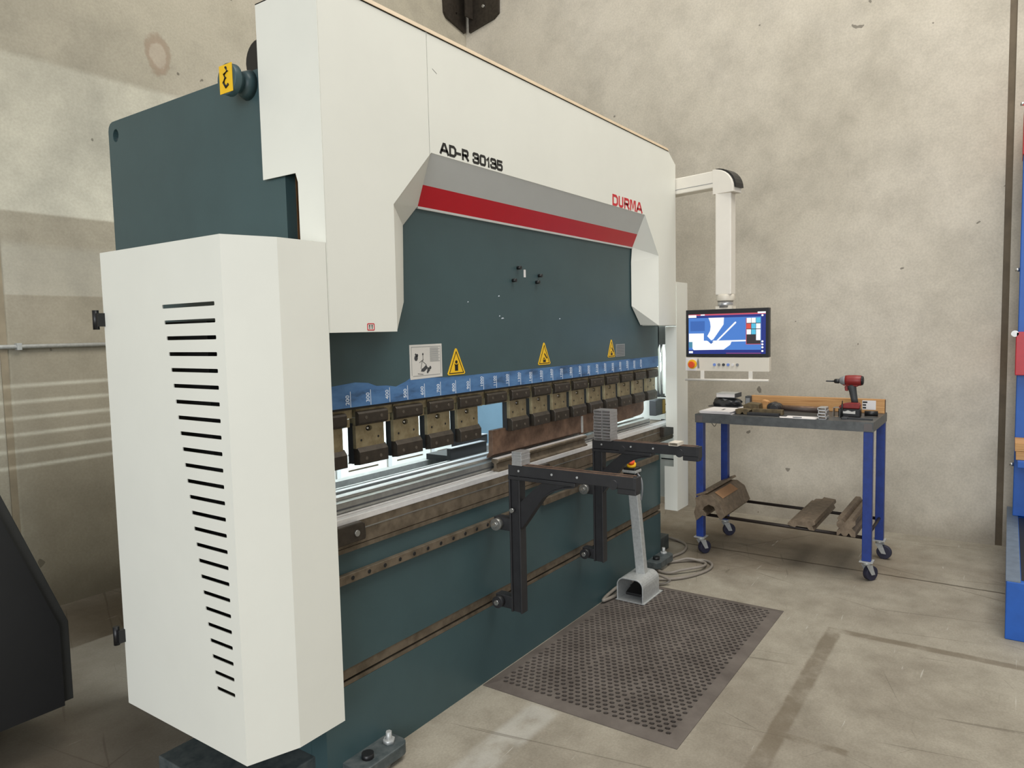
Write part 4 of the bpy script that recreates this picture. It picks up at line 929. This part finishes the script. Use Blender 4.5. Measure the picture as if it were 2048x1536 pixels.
for v_ in bm.verts:
    k = 1 + .16 * math.sin(7 * v_.co.x + 3 * v_.co.z) * math.cos(6 * v_.co.y + 2)
    v_.co = Vector((v_.co.x * .075 * k, v_.co.y * .10 * k, max(v_.co.z, -.5) * .042 * k)) + Vector((5.03, 1.635, TZ + .040))
obj('bag_body', bm, paint('black_film', (44, 46, 48), .35, var=.1), t)
obj('bag_flap', prm([(1.535, TZ + .017), (1.745, TZ + .017), (1.75, TZ + .021), (1.535, TZ + .023)], 'x', 4.95, 5.09), paint('black_film', (44, 46, 48)), t)
t = thing('grey_binder', 'thick grey paperback manual on top of the black bag', 'manual', (5.05, 1.635, TZ + .08))
obj('pages', box(4.985, 5.115, 1.57, 1.70, TZ + .0845, TZ + .108), M_PAPER, t)
obj('cover', box(4.98, 5.12, 1.565, 1.703, TZ + .0805, TZ + .0845), M_GREYP, t); obj('cover', box(4.98, 5.12, 1.565, 1.703, TZ + .108, TZ + .111), M_GALV, t); obj('spine', box(4.98, 5.12, 1.563, 1.567, TZ + .0805, TZ + .111), M_DGREY, t)
t = thing('switch_module', 'small dark electronic box beside the grey manual', 'electronic box', (5.10, 1.49, TZ))
obj('module_body', box(5.07, 5.13, 1.485, 1.523, TZ + .0012, TZ + .088), M_DGREY, t, 0.003); obj('module_front', box(5.067, 5.07, 1.49, 1.518, TZ + .02, TZ + .075), M_GREYP, t)
# steel blocks
def blockset(lab, lst, mats, name='steel_block', cat='steel block'):
    x0 = sum(a[0] + a[1] for a in lst) / 2 / len(lst); y0 = sum(a[2] + a[3] for a in lst) / 2 / len(lst)
    t = thing(name, lab, cat, (x0, y0, TZ + .001))
    for i, a in enumerate(lst): obj('piece', box(*a), mats[i % len(mats)], t, 0.0015)
ZT1 = TZ + .0013
M_OLIVE = paint('olive_brown_steel', (112, 98, 70), .5, .3, var=.15, scale=30, tint=(78, 66, 48))
bm = prm([(1.40, ZT1), (1.425, ZT1), (1.437, ZT1 + .015), (1.45, ZT1), (1.475, ZT1), (1.485, ZT1 + .03), (1.46, ZT1 + .034), (1.415, ZT1 + .034), (1.39, ZT1 + .028)], 'x', 4.72, 4.80)
o = obj('notched_block', bm, M_OLIVE, None, .001); tag(o, 'rusty notched steel block next to the papers', 'steel block')
o = obj('steel_block', prm([(1.365, ZT1), (1.47, ZT1), (1.475, ZT1 + .045), (1.44, ZT1 + .062), (1.37, ZT1 + .055)], 'x', 4.86, 4.95), M_OLIVE, None, .003); tag(o, 'rusty brown steel block behind the notched block', 'steel block')
o = obj('wooden_block', prm([(1.33, ZT1), (1.385, ZT1), (1.385, ZT1 + .06), (1.375, ZT1 + .075), (1.34, ZT1 + .062)], 'x', 4.975, 5.03), M_WOOD, None, .002); tag(o, 'small tan wooden block behind the steel blocks', 'wood block')
o = obj('black_bar', box(4.70, 4.745, 1.20, 1.40, ZT1, ZT1 + .016), M_BLACKP, None, .002); tag(o, 'flat black bar at the front edge of the trolley top', 'bar', 'black bars on the trolley')
o = obj('black_bar', box(4.76, 4.80, 1.19, 1.385, ZT1, ZT1 + .034), M_OLIVE, None, .002); tag(o, 'dark olive bar just behind the flat black bar', 'bar', 'black bars on the trolley')
# hammers
def hammer(x, yh, ye, z, headr, lab, mat_h, dx):
    t = thing('hammer', lab, 'hammer', (x, yh, TZ + .001))
    obj('handle', rods(((x, yh - .02, z), (x + dx, ye, z - .005), .013, .015)), mat_h, t)
    hd = bmesh.new(); rod(hd, (x - .05, yh, z), (x + .05, yh, z), headr, n=14); rod(hd, (x - .06, yh, z), (x - .05, yh, z), headr * .8, headr, n=14)
    obj('head', hd, M_BLACKP, t)
    return t
hammer(4.86, 1.255, .985, ZT1 + .034, .033, 'hammer with a round black head and dark handle', paint('dark_handle', (66, 52, 46), .6), .0)
hammer(4.98, 1.305, .98, ZT1 + .031, .030, 'hammer with a rusty pipe handle behind the black headed one', M_RUST, .0)
o = obj('steel_pipe', rods(((5.055, 1.37, ZT1 + .016), (5.055, .98, ZT1 + .016), .0155)), M_RUST); tag(o, 'rusty steel pipe lying along the timber board', 'pipe')
o = obj('white_sheet', prm([(4.63, .965), (4.70, .955), (4.75, .97), (4.75, 1.155), (4.69, 1.15), (4.685, 1.19), (4.635, 1.175)], 'z', ZT1, ZT1 + .002), M_PAPER); tag(o, 'bright white sheet at the front of the trolley top', 'paper')
o = obj('dark_clip', prm(ellipse(4.655, 1.075, .012, .028, 10), 'z', ZT1 + .0022, ZT1 + .008), M_GREYP); tag(o, 'small grey clip on the white sheet', 'clip')
# channel offcuts
for k in range(4):
    z0 = ZT1 + k * .0185; y0 = .905 + .004 * (k % 2)
    bm = plate(rrect(y0, y0 + .048, z0, z0 + .0178, .005, 2), [rrect(y0 + .004, y0 + .044, z0 + .004, z0 + .0138, .003, 2)], 'x', 4.655, 4.74)
    o = obj('tube_offcut', bm, M_ALU); tag(o, 'short silver tube offcut, %s from the bottom of the pile beside the drill' % ORD[k], 'tube', 'tube offcuts on the trolley')
o = obj('tube_offcut', hollow(4.80, 4.86, .855, .895, ZT1, ZT1 + .06), M_STEELG); tag(o, 'upright grey tube offcut behind the silver pile', 'tube')
o = obj('marker_pen', rods(((4.80, .845, ZT1), (4.80, .842, ZT1 + .085), .007, .005), ((4.80, .842, ZT1 + .085), (4.80, .841, ZT1 + .105), .003)), M_INK); tag(o, 'thin black marker standing upright left of the drill', 'marker')
# timber board
t = thing('timber_board', 'raw timber board standing on edge along the back of the trolley', 'board', (5.13, 1.05, TZ))
obj('plank', box(5.105, 5.14, 0.644, 1.49, TZ + .0012, 1.054), M_WOOD, t, .002)
obj('end_grain', box(5.106, 5.139, 0.6425, 0.644, TZ + .004, 1.05), paint('dark_end_grain', (92, 64, 40), .7), t)
lb = obj('paper_label', box(5.1042, 5.105, 0.695, 0.775, 0.985, 1.045), M_PAPER, t)
for k, (a, b) in enumerate(((.752, .772), (.752, .772), (.745, .772))): obj('printed_bar', box(5.1036, 5.1042, a, b, 0.992 + k * .018, 1.002 + k * .018), M_INK, lb)
# drill
dr = thing('impact_driver', 'red and black cordless impact driver standing on its battery', 'power tool', (4.85, 0.80, TZ + .001))
DX = 4.85
def lathe_y(prof, x, z, n=18):
    bm = bmesh.new(); rings = []
    for y, r in prof: rings.append([bm.verts.new((x + r * math.cos(2 * math.pi * k / n), y, z + r * math.sin(2 * math.pi * k / n))) for k in range(n)])
    for a, b in zip(rings, rings[1:]):
        for k in range(n): bm.faces.new((a[k], a[(k + 1) % n], b[(k + 1) % n], b[k])).smooth = True
    bm.faces.new(rings[0]); bm.faces.new(rings[-1][::-1]); bmesh.ops.recalc_face_normals(bm, faces=bm.faces[:]); return bm
obj('motor_housing', lathe_y([(.737, .026), (.745, .032), (.78, .034), (.82, .033), (.834, .031)], DX, 1.192), M_TOOLRED, dr)
obj('rear_cap', lathe_y([(.730, .018), (.733, .027), (.742, .030)], DX, 1.192), M_BLACKPL, dr)
obj('nose', lathe_y([(.834, .031), (.845, .029), (.86, .022), (.868, .016)], DX, 1.190), M_GREYP, dr)
obj('chuck', lathe_y([(.868, .012), (.872, .015), (.895, .014), (.9, .008)], DX, 1.186), M_BLACKPL, dr)
obj('driver_bit', lathe_y([(.9, .005), (.94, .0048), (.948, .003)], DX, 1.185), M_DGREY, dr)
def loft(secs):
    bm = bmesh.new(); rings = []
    for (cx, cy, cz, rx, ry) in secs: rings.append([bm.verts.new((cx + rx * math.cos(2 * math.pi * k / 14), cy + ry * math.sin(2 * math.pi * k / 14), cz)) for k in range(14)])
    for a, b in zip(rings, rings[1:]):
        for k in range(14): bm.faces.new((a[k], a[(k + 1) % 14], b[(k + 1) % 14], b[k])).smooth = True
    bm.faces.new(rings[0][::-1]); bm.faces.new(rings[-1]); bmesh.ops.recalc_face_normals(bm, faces=bm.faces[:]); return bm
obj('handle', loft([(DX, .778, 1.05, .018, .020), (DX, .783, 1.08, .017, .020), (DX, .79, 1.12, .018, .022), (DX, .797, 1.15, .019, .026), (DX, .798, 1.17, .02, .03)]), M_DGREY, dr)
obj('trigger', prm([(.818, 1.125), (.835, 1.128), (.838, 1.155), (.82, 1.16)], 'x', DX - .01, DX + .01), M_TOOLRED, dr, .003)
obj('neck', prm([(.76, 1.155), (.845, 1.16), (.85, 1.172), (.76, 1.172)], 'x', DX - .018, DX + .018), M_TOOLRED, dr, .004)
obj('foot', prm([(.748, 1.018), (.866, 1.018), (.862, 1.034), (.84, 1.048), (.795, 1.056), (.755, 1.055), (.746, 1.04)], 'x', DX - .03, DX + .03), M_TOOLRED, dr, .005)
bt = obj('battery', box(DX - .033, DX + .033, .744, .868, TZ + .0015, 1.017), M_BLACKPL, dr, .006)
obj('battery_label', prm([(.77, .986), (.848, .988), (.85, 1.006), (.83, 1.000), (.812, 1.008), (.79, 1.0), (.77, 1.005)], 'x', DX - .0337, DX - .033), M_PLACARD, bt)
t = thing('flat_spanner', 'dark flat spanner lying in front of the drill', 'spanner', (4.74, .76, TZ))
obj('shaft', prm([(4.735, .66), (4.76, .662), (4.765, .80), (4.742, .80)], 'z', ZT1, ZT1 + .008), M_DGREY, t, .001)
obj('jaw', prm([(4.73, .80), (4.775, .80), (4.785, .83), (4.765, .838), (4.757, .822), (4.747, .822), (4.738, .838), (4.722, .83)], 'z', ZT1, ZT1 + .009), M_DGREY, t, .001)
o = obj('black_tube_tool', rods(((4.93, .735, ZT1 + .017), (4.94, .66, ZT1 + .017), .0165)), M_BLACKPL); tag(o, 'short black cylindrical tool to the right of the drill', 'tool')

# ------------------------------------------------------------------ blue rack at the right edge
rk = thing('cantilever_rack', 'blue cantilever storage rack with red sleeve at the right edge', 'rack', (5.0, -0.08, 0))
M_RACKT = paint('worn_blue_grey_top', (116, 130, 146), .5, .2, var=.1, scale=15)
obj('base_beam', box(4.12, 5.78, -0.30, -0.018, 0.0, 0.288), M_RACKB, rk, .004)
obj('beam_top_flange', box(4.122, 5.78, -0.075, -0.016, 0.288, 0.294), M_RACKT, rk); obj('beam_top_flange', box(4.122, 5.78, -0.30, -0.243, 0.288, 0.294), M_RACKT, rk)
obj('beam_trough', box(4.16, 5.50, -0.24, -0.078, 0.288, 0.29), M_BLACKSH, rk)
up = obj('upright', box(5.52, 5.72, -0.26, -0.046, 0.294, 2.56), M_RACKB, rk, .004)
obj('upright_head', box(5.50, 5.74, -0.26, -0.042, 2.56, 2.83), M_RACKR, rk, .004)
obj('red_sleeve', box(5.45, 5.74, -0.28, -0.036, 1.20, 1.47), M_RACKR, rk, .004, label='red steel sleeve on the upright')
obj('sleeve_pin', rods(((5.45, -0.03, 1.46), (5.60, -0.03, 1.46), .020)), M_STEELG, rk)
for z in (0.62, 1.86, 2.88): obj('rack_bolt', rods(((5.56, -0.046, z), (5.56, -0.022, z), .012), n=8), M_CHROME, rk)
for z0, y1, lab in ((0.70, -0.052, 'lower of two short timber blocks on the blue rack'), (0.752, -0.046, 'upper of two short timber blocks on the blue rack')):
    o = obj('timber_block', box(5.25, 5.515, -0.25, y1, z0, z0 + .05), M_WOOD, None, .002); tag(o, lab, 'timber', 'timber blocks on the rack')
obj('rack_arm', box(5.20, 5.53, -0.25, -0.06, 0.66, 0.699), M_RACKB, rk, .003)

# ------------------------------------------------------------------ black machine at the left edge
bmx = thing('black_machine_hood', 'black sheet metal machine hood with a sloping edge at the left', 'machine', (0.7, 3.0, 0.2))
obj('hood_panel', prm([(1.140, 0.196), (1.140, 0.50), (0.955, 1.01), (0.85, 1.27), (-0.6, 1.27), (-0.6, 0.196)], 'y', 2.85, 3.20), M_BLACKSH, bmx)
obj('hood_rim', prm([(1.176, 0.205), (1.176, 0.505), (0.990, 1.02), (0.885, 1.29), (-0.6, 1.29), (-0.6, 0.205)], 'y', 2.862, 3.6), paint('dark_rim', (52, 52, 50), .5), bmx, .003)
obj('hood_body', box(-0.6, 0.35, 2.95, 3.5, 0.0, 0.205), M_BLACKSH, bmx)

for o in bpy.data.objects:
    if 'wl' in o: del o['wl']
